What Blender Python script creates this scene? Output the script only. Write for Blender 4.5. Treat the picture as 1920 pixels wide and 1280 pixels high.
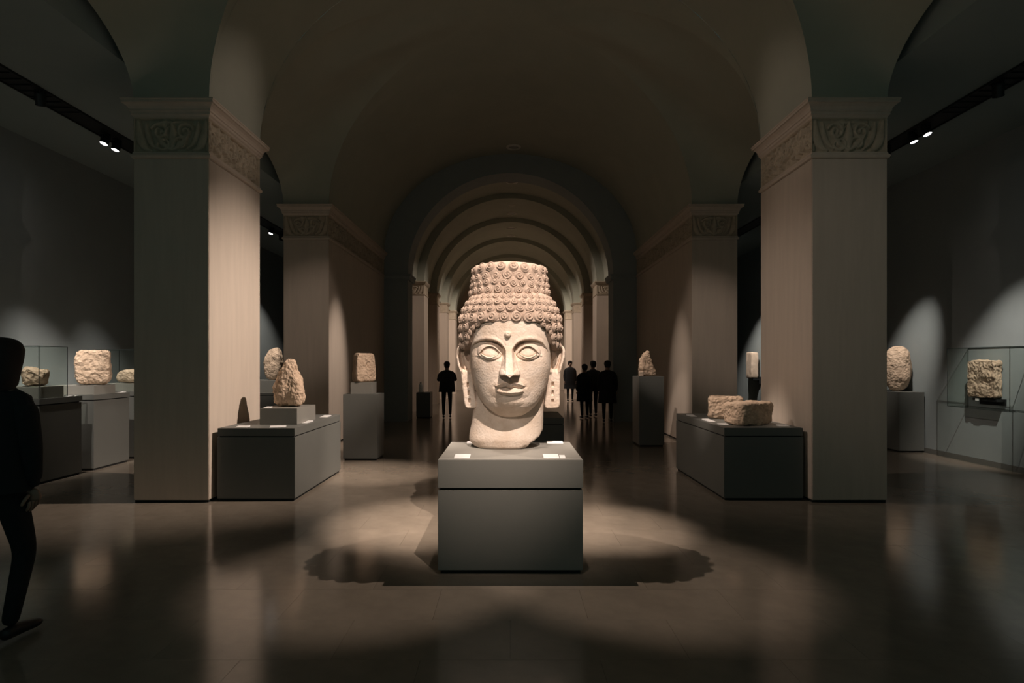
import bpy, bmesh, math, random
import numpy as np
from mathutils import Vector, Matrix, noise

# ------------------------------------------------------------------ scene, camera, light
for _o in list(bpy.data.objects):
    bpy.data.objects.remove(_o)
SC = bpy.context.scene
COL = SC.collection
F, CX, HY, EYE = 1080.0, 957.0, 680.0, 1.65     # focal length in px, vanishing point, eye height

cam_d = bpy.data.cameras.new('camera')
cam_d.sensor_width = 36.0
cam_d.lens = 36.0 * F / 1920.0
cam_d.shift_x = (960 - CX) / 1920.0
cam_d.shift_y = (HY - 640) / 1920.0
cam_d.clip_end = 200
cam = bpy.data.objects.new('camera', cam_d)
COL.objects.link(cam)
cam.location = (0, 0, EYE)
cam.rotation_euler = (math.pi / 2, 0, 0)
SC.camera = cam

SC.view_settings.view_transform = 'Standard'
SC.view_settings.look = 'None'
SC.view_settings.gamma = 1.0
SC.view_settings.use_curve_mapping = False
SC.view_settings.exposure = 0.0

world = bpy.data.worlds.new('world')
SC.world = world
world.use_nodes = True
_bg = world.node_tree.nodes['Background']
_bg.inputs['Color'].default_value = (0.36, 0.58, 0.54, 1)
_bg.inputs['Strength'].default_value = 0.105

WARM = (1.0, 0.84, 0.73)
NEUT = (1.0, 0.92, 0.84)


def spot(name, loc, aim, watts, deg, blend=0.6, radius=0.03, color=WARM):
    d = bpy.data.lights.new(name, 'SPOT')
    d.energy = watts
    d.spot_size = math.radians(deg)
    d.spot_blend = blend
    d.shadow_soft_size = radius
    d.color = color
    o = bpy.data.objects.new(name, d)
    COL.objects.link(o)
    o.location = loc
    o.rotation_euler = (Vector(aim) - Vector(loc)).to_track_quat('-Z', 'Y').to_euler()
    return o


# ceiling spots of the hall and added helper lamps (most mounted in the vault above the picture's top edge)
spot('head_key_spot', (0.95, 1.75, 5.9), (0.0, 5.15, 1.62), 1950, 28, 0.8, 0.015)
spot('added_capital_wash_a', (2.6, 6.95, 6.35), (-3.5, 7.4, 4.75), 170, 21, 1.0, 0.02)  # added wash without a known source, lifts the left vault band and capital
spot('added_capital_wash_b', (-2.6, 6.95, 6.35), (3.5, 7.4, 4.75), 100, 21, 1.0, 0.02)  # weaker added wash for the right vault band and capital
spot('head_fill_spot', (-1.0, -0.2, 4.5), (0.0, 5.2, 1.60), 430, 22, 0.85, 0.02)
spot('head_top_spot', (0.1, 3.7, 7.25), (0.0, 5.75, 0.0), 300, 27, 0.9, 0.02)
spot('pool_spot_a', (-1.5, 3.9, 7.0), (-0.95, 6.0, 0.0), 3200, 18, 1.0, 0.02)
spot('pool_spot_b', (1.5, 3.9, 7.0), (0.98, 5.8, 0.0), 2400, 16, 1.0, 0.02)
spot('floor_spot_a', (2.0, 6.1, 6.85), (-0.95, 4.60, 0.0), 700, 20, 0.6, 0.015)
spot('floor_spot_b', (-2.0, 6.1, 6.85), (0.95, 4.60, 0.0), 700, 20, 0.6, 0.015)
spot('bench_spot_a', (2.7, 7.0, 6.3), (-3.3, 7.8, 1.4), 2750, 40, 1.0, 0.02)
spot('bench_spot_b', (-2.7, 7.0, 6.3), (3.2, 7.85, 1.4), 400, 40, 1.0, 0.02)
spot('bench_floor_spot', (0.6, 6.6, 7.25), (-2.05, 8.7, 0.0), 2600, 17, 1.0, 0.02)
spot('plinth_spot_a', (1.0, 7.2, 7.2), (-2.5, 9.95, 1.5), 1300, 11, 0.8, 0.02)
spot('pier_spot_a', (-0.7, 12.1, 7.0), (-3.56, 11.7, 1.2), 1500, 20, 1.0, 0.02)  # bare lamp in view without a fixture, put in for the pier's bright strip
spot('plinth_spot_b', (-0.6, 8.2, 7.2), (2.8, 11.6, 1.6), 1000, 10, 0.8, 0.02)
spot('pier_spot_b', (0.7, 12.1, 7.0), (3.56, 12.0, 0.8), 650, 20, 1.0, 0.02)  # bare lamp likewise put in for the right pier, no fixture
spot('stone_spot_b', (-0.6, 6.3, 7.2), (3.02, 7.68, 1.0), 1900, 11, 1.0, 0.02)
spot('pillar_spot_b', (-1.6, 0.8, 5.8), (4.05, 6.8, 2.6), 190, 30, 1.0, 0.03)
spot('pier_front_spot_a', (0.5, 4.8, 7.2), (-4.0, 11.3, 2.4), 420, 16, 1.0, 0.03)
spot('pier_front_spot_b', (-0.5, 4.8, 7.2), (4.0, 11.3, 2.2), 520, 16, 1.0, 0.03)


# ------------------------------------------------------------------ helpers
def W(x, y, Y):
    """photo pixel at depth Y -> world point"""
    return Vector(((x - CX) * Y / F, Y, EYE + (HY - y) * Y / F))


def obj(name, verts, faces, mat, parent=None, smooth=False, loc=None):
    me = bpy.data.meshes.new(name)
    me.from_pydata([tuple(v) for v in verts], [], faces)
    me.update()
    if smooth:
        me.polygons.foreach_set('use_smooth', [True] * len(me.polygons))
    if mat:
        me.materials.append(mat)
    o = bpy.data.objects.new(name, me)
    COL.objects.link(o)
    if parent:
        o.parent = parent
    if loc is not None:
        o.location = loc
    return o


def link_mesh(name, me, parent=None, loc=None):
    o = bpy.data.objects.new(name, me)
    COL.objects.link(o)
    if parent:
        o.parent = parent
    if loc is not None:
        o.location = loc
    return o


def tag(o, label=None, cat=None, group=None, kind=None):
    if label:
        o['label'] = label
    if cat:
        o['category'] = cat
    if group:
        o['group'] = group
    if kind:
        o['kind'] = kind
    return o


def empty(name, loc=(0, 0, 0), rz=0.0, label=None, cat=None, group=None, kind=None):
    o = bpy.data.objects.new(name, None)
    o.empty_display_size = 0.1
    COL.objects.link(o)
    o.location = loc
    o.rotation_euler = (0, 0, rz)
    return tag(o, label, cat, group, kind)


def copy_tree(o, parent=None):
    c = o.copy()
    COL.objects.link(c)
    c.parent = parent
    for ch in list(o.children):
        copy_tree(ch, c)
    return c


def bm_obj(name, bm, mat, parent=None, smooth=False, loc=None):
    me = bpy.data.meshes.new(name)
    bm.to_mesh(me)
    bm.free()
    if smooth:
        me.polygons.foreach_set('use_smooth', [True] * len(me.polygons))
    if mat:
        me.materials.append(mat)
    return link_mesh(name, me, parent, loc)


def box(name, x0, x1, y0, y1, z0, z1, mat, parent=None, bevel=0.0):
    bm = bmesh.new()
    v = [bm.verts.new(p) for p in ((x0, y0, z0), (x1, y0, z0), (x1, y1, z0), (x0, y1, z0),
                                   (x0, y0, z1), (x1, y0, z1), (x1, y1, z1), (x0, y1, z1))]
    for f in ((0, 3, 2, 1), (4, 5, 6, 7), (0, 1, 5, 4), (1, 2, 6, 5), (2, 3, 7, 6), (3, 0, 4, 7)):
        bm.faces.new([v[i] for i in f])
    if bevel > 0:
        bmesh.ops.bevel(bm, geom=bm.edges[:], offset=bevel, segments=2, affect='EDGES')
    return bm_obj(name, bm, mat, parent)


def rect_loft(name, x0, x1, y0, y1, prof, mat, parent=None):
    """rings of a rectangle grown by off at height z, for mouldings"""
    vs, fs = [], []
    for off, z in prof:
        vs += [(x0 - off, y0 - off, z), (x1 + off, y0 - off, z), (x1 + off, y1 + off, z), (x0 - off, y1 + off, z)]
    n = len(prof)
    for i in range(n - 1):
        for k in range(4):
            a, b = i * 4 + k, i * 4 + (k + 1) % 4
            fs.append((a, b, b + 4, a + 4))
    fs.append((3, 2, 1, 0))
    t = (n - 1) * 4
    fs.append((t, t + 1, t + 2, t + 3))
    return obj(name, vs, fs, mat, parent)


def grid_faces(nu, nv, wrap=False, base=0):
    """nv rows of nu verts"""
    fs = []
    m = nu if wrap else nu - 1
    for j in range(nv - 1):
        for i in range(m):
            a = base + j * nu + i
            b = base + j * nu + (i + 1) % nu
            fs.append((a, b, b + nu, a + nu))
    return fs


def lathe(name, prof, seg, mat, parent=None, smooth=True, loc=None, caps=True):
    vs, fs = [], []
    for r, z in prof:
        for i in range(seg):
            a = 2 * math.pi * i / seg
            vs.append((r * math.cos(a), r * math.sin(a), z))
    fs = grid_faces(seg, len(prof), True)
    if caps:
        fs.append(tuple(range(seg - 1, -1, -1)))
        b = (len(prof) - 1) * seg
        fs.append(tuple(range(b, b + seg)))
    return obj(name, vs, fs, mat, parent, smooth, loc)


def interp(x, tab):
    xs = [t[0] for t in tab]
    return [np.interp(x, xs, [t[k] for t in tab]) for k in range(1, len(tab[0]))]


def smooth01(t):
    t = np.clip(t, 0, 1)
    return t * t * (3 - 2 * t)


# ------------------------------------------------------------------ materials
def mat(name, color, rough=0.7, var=0.0, scale=6.0, bump=0.0, bscale=40.0, metal=0.0, spec=0.5, color2=None,
        emit=None, alpha=None, detail=6.0, stretch=(1, 1, 1), pits=0.0, pscale=30.0, rvar=0.0):
    m = bpy.data.materials.new(name)
    m.use_nodes = True
    nt = m.node_tree
    b = nt.nodes['Principled BSDF']
    b.inputs['Roughness'].default_value = rough
    b.inputs['Metallic'].default_value = metal
    b.inputs['Specular IOR Level'].default_value = spec
    c2 = color2 or tuple(max(0, c * (1 - var)) for c in color)
    tc = nt.nodes.new('ShaderNodeTexCoord')
    mp = nt.nodes.new('ShaderNodeMapping')
    mp.inputs['Scale'].default_value = stretch
    nt.links.new(tc.outputs['Object'], mp.inputs['Vector'])
    n = nt.nodes.new('ShaderNodeTexNoise')
    n.inputs['Scale'].default_value = scale
    n.inputs['Detail'].default_value = detail
    n.inputs['Roughness'].default_value = 0.62
    nt.links.new(mp.outputs['Vector'], n.inputs['Vector'])
    r = nt.nodes.new('ShaderNodeValToRGB')
    r.color_ramp.elements[0].position = 0.35
    r.color_ramp.elements[1].position = 0.65
    r.color_ramp.elements[0].color = (*c2, 1)
    r.color_ramp.elements[1].color = (*color, 1)
    nt.links.new(n.outputs['Fac'], r.inputs['Fac'])
    nt.links.new(r.outputs['Color'], b.inputs['Base Color'])
    if rvar:
        mr = nt.nodes.new('ShaderNodeMapRange')
        mr.inputs['To Min'].default_value = rough - rvar
        mr.inputs['To Max'].default_value = rough + rvar
        nt.links.new(n.outputs['Fac'], mr.inputs['Value'])
        nt.links.new(mr.outputs['Result'], b.inputs['Roughness'])
    if bump:
        n2 = nt.nodes.new('ShaderNodeTexNoise')
        n2.inputs['Scale'].default_value = bscale
        n2.inputs['Detail'].default_value = 8
        nt.links.new(mp.outputs['Vector'], n2.inputs['Vector'])
        h = n2.outputs['Fac']
        if pits:
            vo = nt.nodes.new('ShaderNodeTexVoronoi')
            vo.inputs['Scale'].default_value = pscale
            nt.links.new(mp.outputs['Vector'], vo.inputs['Vector'])
            ad = nt.nodes.new('ShaderNodeMath')
            ad.operation = 'MULTIPLY_ADD'
            ad.inputs[1].default_value = pits
            nt.links.new(vo.outputs['Distance'], ad.inputs[0])
            nt.links.new(n2.outputs['Fac'], ad.inputs[2])
            h = ad.outputs['Value']
        bp = nt.nodes.new('ShaderNodeBump')
        bp.inputs['Strength'].default_value = bump
        bp.inputs['Distance'].default_value = 0.02
        nt.links.new(h, bp.inputs['Height'])
        nt.links.new(bp.outputs['Normal'], b.inputs['Normal'])
    if emit:
        b.inputs['Emission Color'].default_value = (*emit[0], 1)
        b.inputs['Emission Strength'].default_value = emit[1]
    return m


def glass_mat(name):
    m = bpy.data.materials.new(name)
    m.use_nodes = True
    nt = m.node_tree
    for n in list(nt.nodes):
        if n.type != 'OUTPUT_MATERIAL':
            nt.nodes.remove(n)
    out = [n for n in nt.nodes if n.type == 'OUTPUT_MATERIAL'][0]
    tr = nt.nodes.new('ShaderNodeBsdfTransparent')
    tr.inputs['Color'].default_value = (0.96, 0.98, 0.97, 1)
    gl = nt.nodes.new('ShaderNodeBsdfGlossy')
    gl.inputs['Roughness'].default_value = 0.02
    lw = nt.nodes.new('ShaderNodeLayerWeight')
    pw = nt.nodes.new('ShaderNodeMath')
    pw.operation = 'POWER'
    pw.inputs[1].default_value = 4.0
    nt.links.new(lw.outputs['Facing'], pw.inputs[0])
    fr = nt.nodes.new('ShaderNodeMath')
    fr.operation = 'MULTIPLY_ADD'
    fr.inputs[1].default_value = 0.35
    fr.inputs[2].default_value = 0.02
    nt.links.new(pw.outputs[0], fr.inputs[0])
    mx = nt.nodes.new('ShaderNodeMixShader')
    nt.links.new(fr.outputs[0], mx.inputs['Fac'])
    nt.links.new(tr.outputs['BSDF'], mx.inputs[1])
    nt.links.new(gl.outputs['BSDF'], mx.inputs[2])
    nt.links.new(mx.outputs['Shader'], out.inputs['Surface'])
    return m


M = {}
M['plaster'] = mat('plaster', (0.60, 0.50, 0.40), 0.85, 0.10, 2.0, 0.06, 30)
M['vault'] = mat('vault_plaster', (0.46, 0.46, 0.375), 0.9, 0.08, 1.2, 0.03, 20)
M['column'] = mat('column_stone', (0.63, 0.525, 0.43), 0.62, 0.08, 3.0, 0.03, 10, stretch=(4, 4, 0.35))
M['carved'] = mat('carved_stone', (0.58, 0.48, 0.36), 0.8, 0.2, 8.0, 0.15, 60)
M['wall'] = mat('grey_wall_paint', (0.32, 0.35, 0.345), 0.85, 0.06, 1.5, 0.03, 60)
M['ceil'] = mat('grey_ceiling_paint', (0.34, 0.40, 0.39), 0.9, 0.05, 1.5)
M['track'] = mat('black_track', (0.02, 0.022, 0.022), 0.5, 0.1)
M['stone'] = mat('sandstone', (0.74, 0.58, 0.45), 0.85, 0.0, 5.0, 0.25, 45, color2=(0.60, 0.45, 0.33), pits=0.3)
M['stone_d'] = mat('rough_sandstone', (0.68, 0.50, 0.36), 0.92, 0.0, 9.0, 0.85, 30, color2=(0.48, 0.34, 0.235), pits=0.7, pscale=22)
M['head'] = mat('statue_stone', (0.73, 0.605, 0.505), 0.80, 0.0, 6.0, 0.25, 55, color2=(0.59, 0.455, 0.35), pits=0.25, pscale=60)
M['hair'] = mat('statue_hair_stone', (0.48, 0.36, 0.285), 0.86, 0.0, 9.0, 0.35, 70, color2=(0.37, 0.265, 0.20), pits=0.3, pscale=80)
M['plinth'] = mat('grey_plinth_paint', (0.26, 0.245, 0.215), 0.55, 0.05, 3.0, 0.02, 90)
M['plinth_d'] = mat('dark_plinth_paint', (0.15, 0.15, 0.135), 0.5, 0.05, 3.0, 0.02, 90)
M['gap'] = mat('shadow_gap_black', (0.012, 0.013, 0.013), 0.8)
M['card'] = mat('white_card', (0.86, 0.83, 0.80), 0.45, 0.02)
M['tile'] = mat('polished_floor_stone', (0.27, 0.22, 0.17), 0.15, 0.16, 3.5, 0.006, 7.0, spec=0.6, rvar=0.04)
M['joint'] = mat('floor_joint', (0.16, 0.135, 0.105), 0.5, 0.1)
M['cloth'] = mat('black_cloth', (0.012, 0.014, 0.015), 0.9, 0.2, 30, 0.2, 200)
M['cloth_b'] = mat('charcoal_cloth', (0.03, 0.032, 0.035), 0.9, 0.2, 30, 0.2, 200)
M['cloth_g'] = mat('grey_cloth', (0.26, 0.25, 0.23), 0.9, 0.2, 30, 0.2, 200)
M['skin'] = mat('skin', (0.34, 0.22, 0.16), 0.6, 0.05)
M['hairdark'] = mat('dark_hair', (0.012, 0.010, 0.009), 0.7, 0.2, 60)
M['shoe'] = mat('black_leather', (0.015, 0.015, 0.015), 0.4)
M['lens'] = mat('lit_lens', (1, 1, 1), 0.4, emit=((1.0, 0.97, 0.95), 14.0))
M['lensoff'] = mat('unlit_lens', (0.45, 0.43, 0.40), 0.3)
M['can'] = mat('black_lamp_metal', (0.03, 0.03, 0.03), 0.45, metal=0.3)
M['ring'] = mat('white_downlight_metal', (0.7, 0.66, 0.58), 0.5)
M['glass'] = glass_mat('clear_glass')
M['edge'] = mat('glass_edge', (0.035, 0.045, 0.042), 0.3)
M['bracket'] = mat('dark_bracket', (0.03, 0.03, 0.03), 0.5, metal=0.5)

# ------------------------------------------------------------------ floor
XI, XO = 3.56, 4.45                    # inner and outer faces of the pillars
XW = 7.65                              # side walls
ZS = 4.74                              # springing of the vaults (top of the capitals)
RISE = 2.8
P1 = (6.80, 8.19)                      # front pillar, in depth
P2 = (11.29, 16.25)                    # long pier behind
B0 = (3.70, 6.80)                      # bays
B1 = (8.19, 11.29)
ARCHW = (16.25, 17.05)
FAR_END = 35.0

floor = box('floor', -9, 9, 1.0, 36, -0.30, -0.012, M['joint'])
tag(floor, kind='structure', label='polished grey brown stone floor reflecting the lit pillars')
TX, TY = 1.0, 0.5
spots_t = []
y = 1.2
row = 0
while y < 35.2:
    x = -9.0 + (0.5 if row % 2 else 0.0)
    while x < 8.99:
        xx1 = min(x + TX, 9.0)
        lim = XW + 0.3 if y < 22 else 4.2
        if max(abs(x), abs(xx1)) < lim + 1.0:
            spots_t.append((x, xx1, y))
        x += TX
    y += TY
    row += 1


def tile_seen(t):
    cx, cy = (t[0] + t[1]) / 2, t[2] + TY / 2
    if cy < 2.95 or abs(cx) > 0.9 * cy + 0.35 or abs(cx) > XW:
        return None
    if P1[0] < cy < P1[1] and XI < abs(cx) < XO:
        return None
    if abs(cx) > XI and abs(cx) / cy < XI / P1[1] and cy > P1[1] and abs(cx) < XW and False:
        return None
    return cy + 0.15 * abs(cx)


seen = sorted([(tile_seen(t), t) for t in spots_t if tile_seen(t) is not None])[:298]
near = set(t for _, t in seen)
g = 0.0006
tb = bmesh.new()
vv = [tb.verts.new(p) for p in ((g, g, -0.012), (TX - g, g, -0.012), (TX - g, TY - g, -0.012), (g, TY - g, -0.012),
                                (g, g, -0.0004), (TX - g, g, -0.0004), (TX - g, TY - g, -0.0004), (g, TY - g, -0.0004),
                                (g + .00008, g + .00008, 0), (TX - g - .00008, g + .00008, 0),
                                (TX - g - .00008, TY - g - .00008, 0), (g + .00008, TY - g - .00008, 0))]
for q in ((0, 1, 5, 4), (1, 2, 6, 5), (2, 3, 7, 6), (3, 0, 4, 7), (4, 5, 9, 8), (5, 6, 10, 9), (6, 7, 11, 10),
          (7, 4, 8, 11), (8, 9, 10, 11)):
    tb.faces.new([vv[i] for i in q])
tile_me = bpy.data.meshes.new('floor_tile')
tb.to_mesh(tile_me)
tb.free()
tile_me.materials.append(M['tile'])
rv, rf = [], []
base_v = [tuple(v.co) for v in tile_me.vertices]
base_f = [tuple(p.vertices) for p in tile_me.polygons]
for t in spots_t:
    if t in near:
        link_mesh('floor_tile', tile_me, floor, (t[0], t[2], 0))
    else:
        k = len(rv)
        rv += [(v[0] + t[0], v[1] + t[2], v[2]) for v in base_v]
        rf += [tuple(i + k for i in f) for f in base_f]
rest = obj('distant_floor_tiles', rv, rf, M['tile'], floor)
rest['kind'] = 'stuff'

# ------------------------------------------------------------------ vaults and ceilings
cv, cf = [], []


def add_grid(rows):
    k = len(cv)
    nu = len(rows[0])
    for r in rows:
        cv.extend(r)
    cf.extend(grid_faces(nu, len(rows), False, k))


def barrel(y0, y1, n=4, half=XI, rise=RISE, zs=ZS, seg=48):
    rows = []
    for j in range(n + 1):
        yy = y0 + (y1 - y0) * j / n
        rows.append([(-half * math.cos(math.pi * i / seg), yy, zs + rise * math.sin(math.pi * i / seg))
                     for i in range(seg + 1)])
    add_grid(rows)


AR = 0.85                               # rise of the arch towards the aisle


def bay(y0, y1, n=48):
    yc, hw = (y0 + y1) / 2, (y1 - y0) / 2
    rows_b, rows_l, rows_r = [], [], []
    for j in range(n + 1):
        ph = math.pi * j / n
        yy = yc - hw * math.cos(ph)
        s = min(max(math.sin(ph), 0), 1)
        th = math.asin(min(0.995, 0.985 * s))
        gx, gz = XI * math.cos(th), ZS + RISE * math.sin(th)
        rows_b.append([(-XI * math.cos(th + (math.pi - 2 * th) * i / 24), yy,
                        ZS + RISE * math.sin(th + (math.pi - 2 * th) * i / 24)) for i in range(25)])
        za = ZS + AR * s
        l, r = [], []
        for i in range(13):
            t = i / 12
            xx = XO + (gx - XO) * t
            zz = za + (gz - za) * (0.5 * t + 0.5 * math.sin(t * math.pi / 2))
            l.append((-xx, yy, zz))
            r.append((xx, yy, zz))
        rows_l.append(l)
        rows_r.append(r)
    for r in (rows_b, rows_l, rows_r):
        add_grid(r)


barrel(1.6, B0[0])
bay(*B0)
barrel(*P1)
bay(*B1)
barrel(*P2, n=6)
ceiling = obj('ceiling', cv, cf, M['vault'], smooth=True)
tag(ceiling, kind='structure', label='dim plastered barrel vault with side arches over the nave')

# upper arcade walls on the aisle side, with arched openings
for sgn, side in ((-1, 'left'), (1, 'right')):
    vs, fs = [], []

    def strip(pts_low, z1):
        k = len(vs)
        for (yy, zz) in pts_low:
            vs.append((sgn * XO, yy, zz))
            vs.append((sgn * XO, yy, z1))
        for i in range(len(pts_low) - 1):
            a = k + 2 * i
            fs.append((a, a + 2, a + 3, a + 1))
    ZT = 5.75
    for (a, b) in ((1.6, B0[0]), P1, P2):
        strip([(a, ZS - 0.3), (b, ZS - 0.3)], ZT)
    for (a, b) in (B0, B1):
        c, h = (a + b) / 2, (b - a) / 2
        strip([(c - h * math.cos(math.pi * i / 32), ZS + AR * math.sin(math.pi * i / 32)) for i in range(33)], ZT)
    strip([(16.25, 0), (22.0, 0)], ZT)
    o = obj('wall_arcade_' + side, vs, fs, M['ceil'])
    tag(o, kind='structure', label='upper arcade wall above the %s pillars' % side)
    # flat aisle ceiling with a narrow slot along the arcade
    prof = [(XW + 0.02, 5.2), (XO + 0.12, 5.2), (XO + 0.12, 5.7), (XO - 0.02, 5.7)]
    vs2, fs2 = [], []
    for yy in (1.6, 22.0):
        vs2 += [(sgn * p[0], yy, p[1]) for p in prof]
    fs2 = [(0, 1, 5, 4), (1, 2, 6, 5), (2, 3, 7, 6)]
    o = obj('ceiling_' + side, vs2, fs2, M['ceil'])
    tag(o, kind='structure', label='flat grey ceiling over the %s aisle' % side)
    x0, x1 = sorted((sgn * XW, sgn * (XW + 0.25)))
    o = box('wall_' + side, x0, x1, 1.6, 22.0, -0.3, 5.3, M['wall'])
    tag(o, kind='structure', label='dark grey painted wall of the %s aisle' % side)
    x0, x1 = sorted((sgn * (XW - 0.018), sgn * XW))
    o = box('baseboard_' + side, x0, x1, 1.6, 22.0, 0.0, 0.09, M['plinth_d'])
    tag(o, kind='structure')
    x0, x1 = sorted((sgn * XO, sgn * (XW + 0.25)))
    o = box('wall_aisle_end_' + side, x0, x1, 22.0, 22.2, -0.3, 5.8, M['wall'])
    tag(o, kind='structure')

# ------------------------------------------------------------------ transverse wall with arch
OW, OZ, OR = 2.90, 4.15, 2.85
inn, out = [], []
for z in (0.0, 1.4, 2.8, OZ):
    inn.append((-OW, z))
    out.append((-XI, z * ZS / OZ))
for i in range(1, 48):
    a = math.pi * i / 48
    inn.append((-OW * math.cos(a), OZ + OR * math.sin(a)))
    out.append((-XI * math.cos(a), ZS + RISE * math.sin(a)))
for z in (OZ, 2.8, 1.4, 0.0):
    inn.append((OW, z))
    out.append((XI, z * ZS / OZ))
n = len(inn)
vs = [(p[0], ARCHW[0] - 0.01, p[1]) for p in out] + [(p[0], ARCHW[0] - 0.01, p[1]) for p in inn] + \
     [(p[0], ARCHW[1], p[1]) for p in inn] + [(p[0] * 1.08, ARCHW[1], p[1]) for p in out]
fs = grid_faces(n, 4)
o = obj('wall_arch', vs, fs, M['wall'])  # grey in place of plaster: shade put into the wall's colour
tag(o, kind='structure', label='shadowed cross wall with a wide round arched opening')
for sgn in (-1, 1):
    x0, x1 = sorted((sgn * (OW - 0.05), sgn * (OW + 0.6)))
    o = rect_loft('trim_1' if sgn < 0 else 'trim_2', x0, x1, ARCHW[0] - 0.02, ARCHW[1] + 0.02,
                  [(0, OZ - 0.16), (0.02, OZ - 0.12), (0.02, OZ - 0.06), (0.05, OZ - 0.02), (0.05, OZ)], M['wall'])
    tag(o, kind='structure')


# ------------------------------------------------------------------ pillars with carved friezes
def frieze_mesh(name, width, height, seed, style):
    rnd = random.Random(seed)
    pts = []                            # x, z, r, amp

    def spiral(cx, cz, r0, turns, a0, hand, wd, amp):
        n = int(60 * turns)
        for i in range(n):
            t = i / n
            a = a0 + hand * turns * 2 * math.pi * t
            r = r0 * (1 - 0.86 * t)
            pts.append((cx + r * math.cos(a), cz + r * math.sin(a), wd * (1 - 0.4 * t), amp))

    def stroke(p0, p1, p2, wd, amp):
        for i in range(26):
            t = i / 25
            x = (1 - t) ** 2 * p0[0] + 2 * t * (1 - t) * p1[0] + t * t * p2[0]
            z = (1 - t) ** 2 * p0[1] + 2 * t * (1 - t) * p1[1] + t * t * p2[1]
            pts.append((x, z, wd * (0.5 + math.sin(math.pi * min(t * 1.1, 1)) * 0.7), amp))
    if style == 'scroll':
        k = max(2, int(round(width / 0.25)))
        for i in range(k):
            cx = (i + 0.5) * width / k
            up = 1 if i % 2 else -1
            spiral(cx, height / 2 + up * 0.02, 0.10, 1.6, rnd.random() * 6, up, 0.016, 1.0)
            for j in range(7):
                a = rnd.random() * 6.28
                r = 0.11
                p0 = (cx + r * 0.5 * math.cos(a), height / 2 + r * 0.5 * math.sin(a))
                p2 = (cx + r * 1.5 * math.cos(a + 0.4), height / 2 + r * 1.4 * math.sin(a + 0.4))
                pm = ((p0[0] + p2[0]) / 2 + rnd.uniform(-.05, .05), (p0[1] + p2[1]) / 2 + rnd.uniform(-.05, .05))
                stroke(p0, pm, p2, rnd.uniform(0.011, 0.018), rnd.uniform(0.7, 1.0))
        for j in range(int(width * 75)):
            x, z = rnd.uniform(0.03, width - 0.03), rnd.uniform(0.04, height - 0.04)
            a = rnd.gauss(1.57, 0.5)
            l = rnd.uniform(0.04, 0.1)
            stroke((x, z), (x + 0.03 * rnd.uniform(-1, 1), z + l / 2), (x + l * math.cos(a), z + l * math.sin(a)),
                   rnd.uniform(0.009, 0.017), rnd.uniform(0.5, 0.9))
    else:
        c = width / 2
        for s in (-1, 1):
            stroke((c + s * 0.40, height - 0.03), (c + s * 0.39, 0.06), (c + s * 0.26, 0.03), 0.045, 1.0)
            stroke((c + s * 0.31, height - 0.05), (c + s * 0.30, 0.12), (c + s * 0.18, 0.05), 0.03, 0.8)
            spiral(c + s * 0.15, height * 0.62, 0.10, 1.5, 0.4 if s > 0 else 2.7, s, 0.022, 0.9)
            spiral(c + s * 0.10, height * 0.27, 0.085, 1.4, 3.4, -s, 0.02, 0.9)
            stroke((c, 0.03), (c + s * 0.12, 0.1), (c + s * 0.2, 0.22), 0.026, 0.9)
            stroke((c, height - 0.06), (c + s * 0.1, height - 0.02), (c + s * 0.22, height - 0.09), 0.02, 0.8)
        stroke((c, 0.05), (c + 0.02, height / 2), (c, height - 0.05), 0.04, 1.0)
        for j in range(16):
            x, z = c + rnd.uniform(-0.22, 0.22), rnd.uniform(0.05, height - 0.05)
            stroke((x, z), (x + rnd.uniform(-.04, .04), z + .03), (x + rnd.uniform(-.07, .07), z + .07),
                   rnd.uniform(0.008, 0.015), 0.7)
    P = np.array(pts)
    nu, nv = int(width / 0.0075), int(height / 0.0075)
    U, V = np.meshgrid(np.linspace(0, width, nu), np.linspace(0, height, nv))
    H = np.zeros_like(U)
    for p in P:
        i0, i1 = int((p[0] - p[2]) / width * (nu - 1)), int((p[0] + p[2]) / width * (nu - 1)) + 2
        j0, j1 = int((p[1] - p[2]) / height * (nv - 1)), int((p[1] + p[2]) / height * (nv - 1)) + 2
        i0, j0, i1, j1 = max(i0, 0), max(j0, 0), min(i1, nu), min(j1, nv)
        if i0 >= i1 or j0 >= j1:
            continue
        d2 = ((U[j0:j1, i0:i1] - p[0]) ** 2 + (V[j0:j1, i0:i1] - p[1]) ** 2) / p[2] ** 2
        H[j0:j1, i0:i1] = np.maximum(H[j0:j1, i0:i1], p[3] * np.sqrt(np.clip(1 - d2, 0, 1)))
    edge = np.minimum(np.minimum(U, width - U), np.minimum(V, height - V))
    fr = np.clip((0.016 - edge) / 0.004, 0, 1)
    H = np.maximum(H * np.clip((edge - 0.016) / 0.01, 0, 1), fr * 0.8)
    D = np.sqrt(H) * (0.055 if style == 'scroll' else 0.045)
    vs = [(float(u), -float(d), float(v)) for u, v, d in zip(U.ravel(), V.ravel(), D.ravel())]
    me = bpy.data.meshes.new(name)
    me.from_pydata(vs, [], grid_faces(nu, nv))
    me.polygons.foreach_set('use_smooth', [True] * len(me.polygons))
    me.materials.append(M['carved'])
    return me


FZ0, FZ1 = 4.135, 4.545
FR = {'front': frieze_mesh('frieze_front', 0.89, FZ1 - FZ0, 4, 'acanthus'),
      'inner': frieze_mesh('frieze_inner', 1.39, FZ1 - FZ0, 9, 'scroll'),
      'inner_b': frieze_mesh('frieze_inner_b', 1.39, FZ1 - FZ0, 21, 'scroll'),
      'long': frieze_mesh('frieze_long', 1.24, FZ1 - FZ0, 33, 'scroll')}


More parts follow.
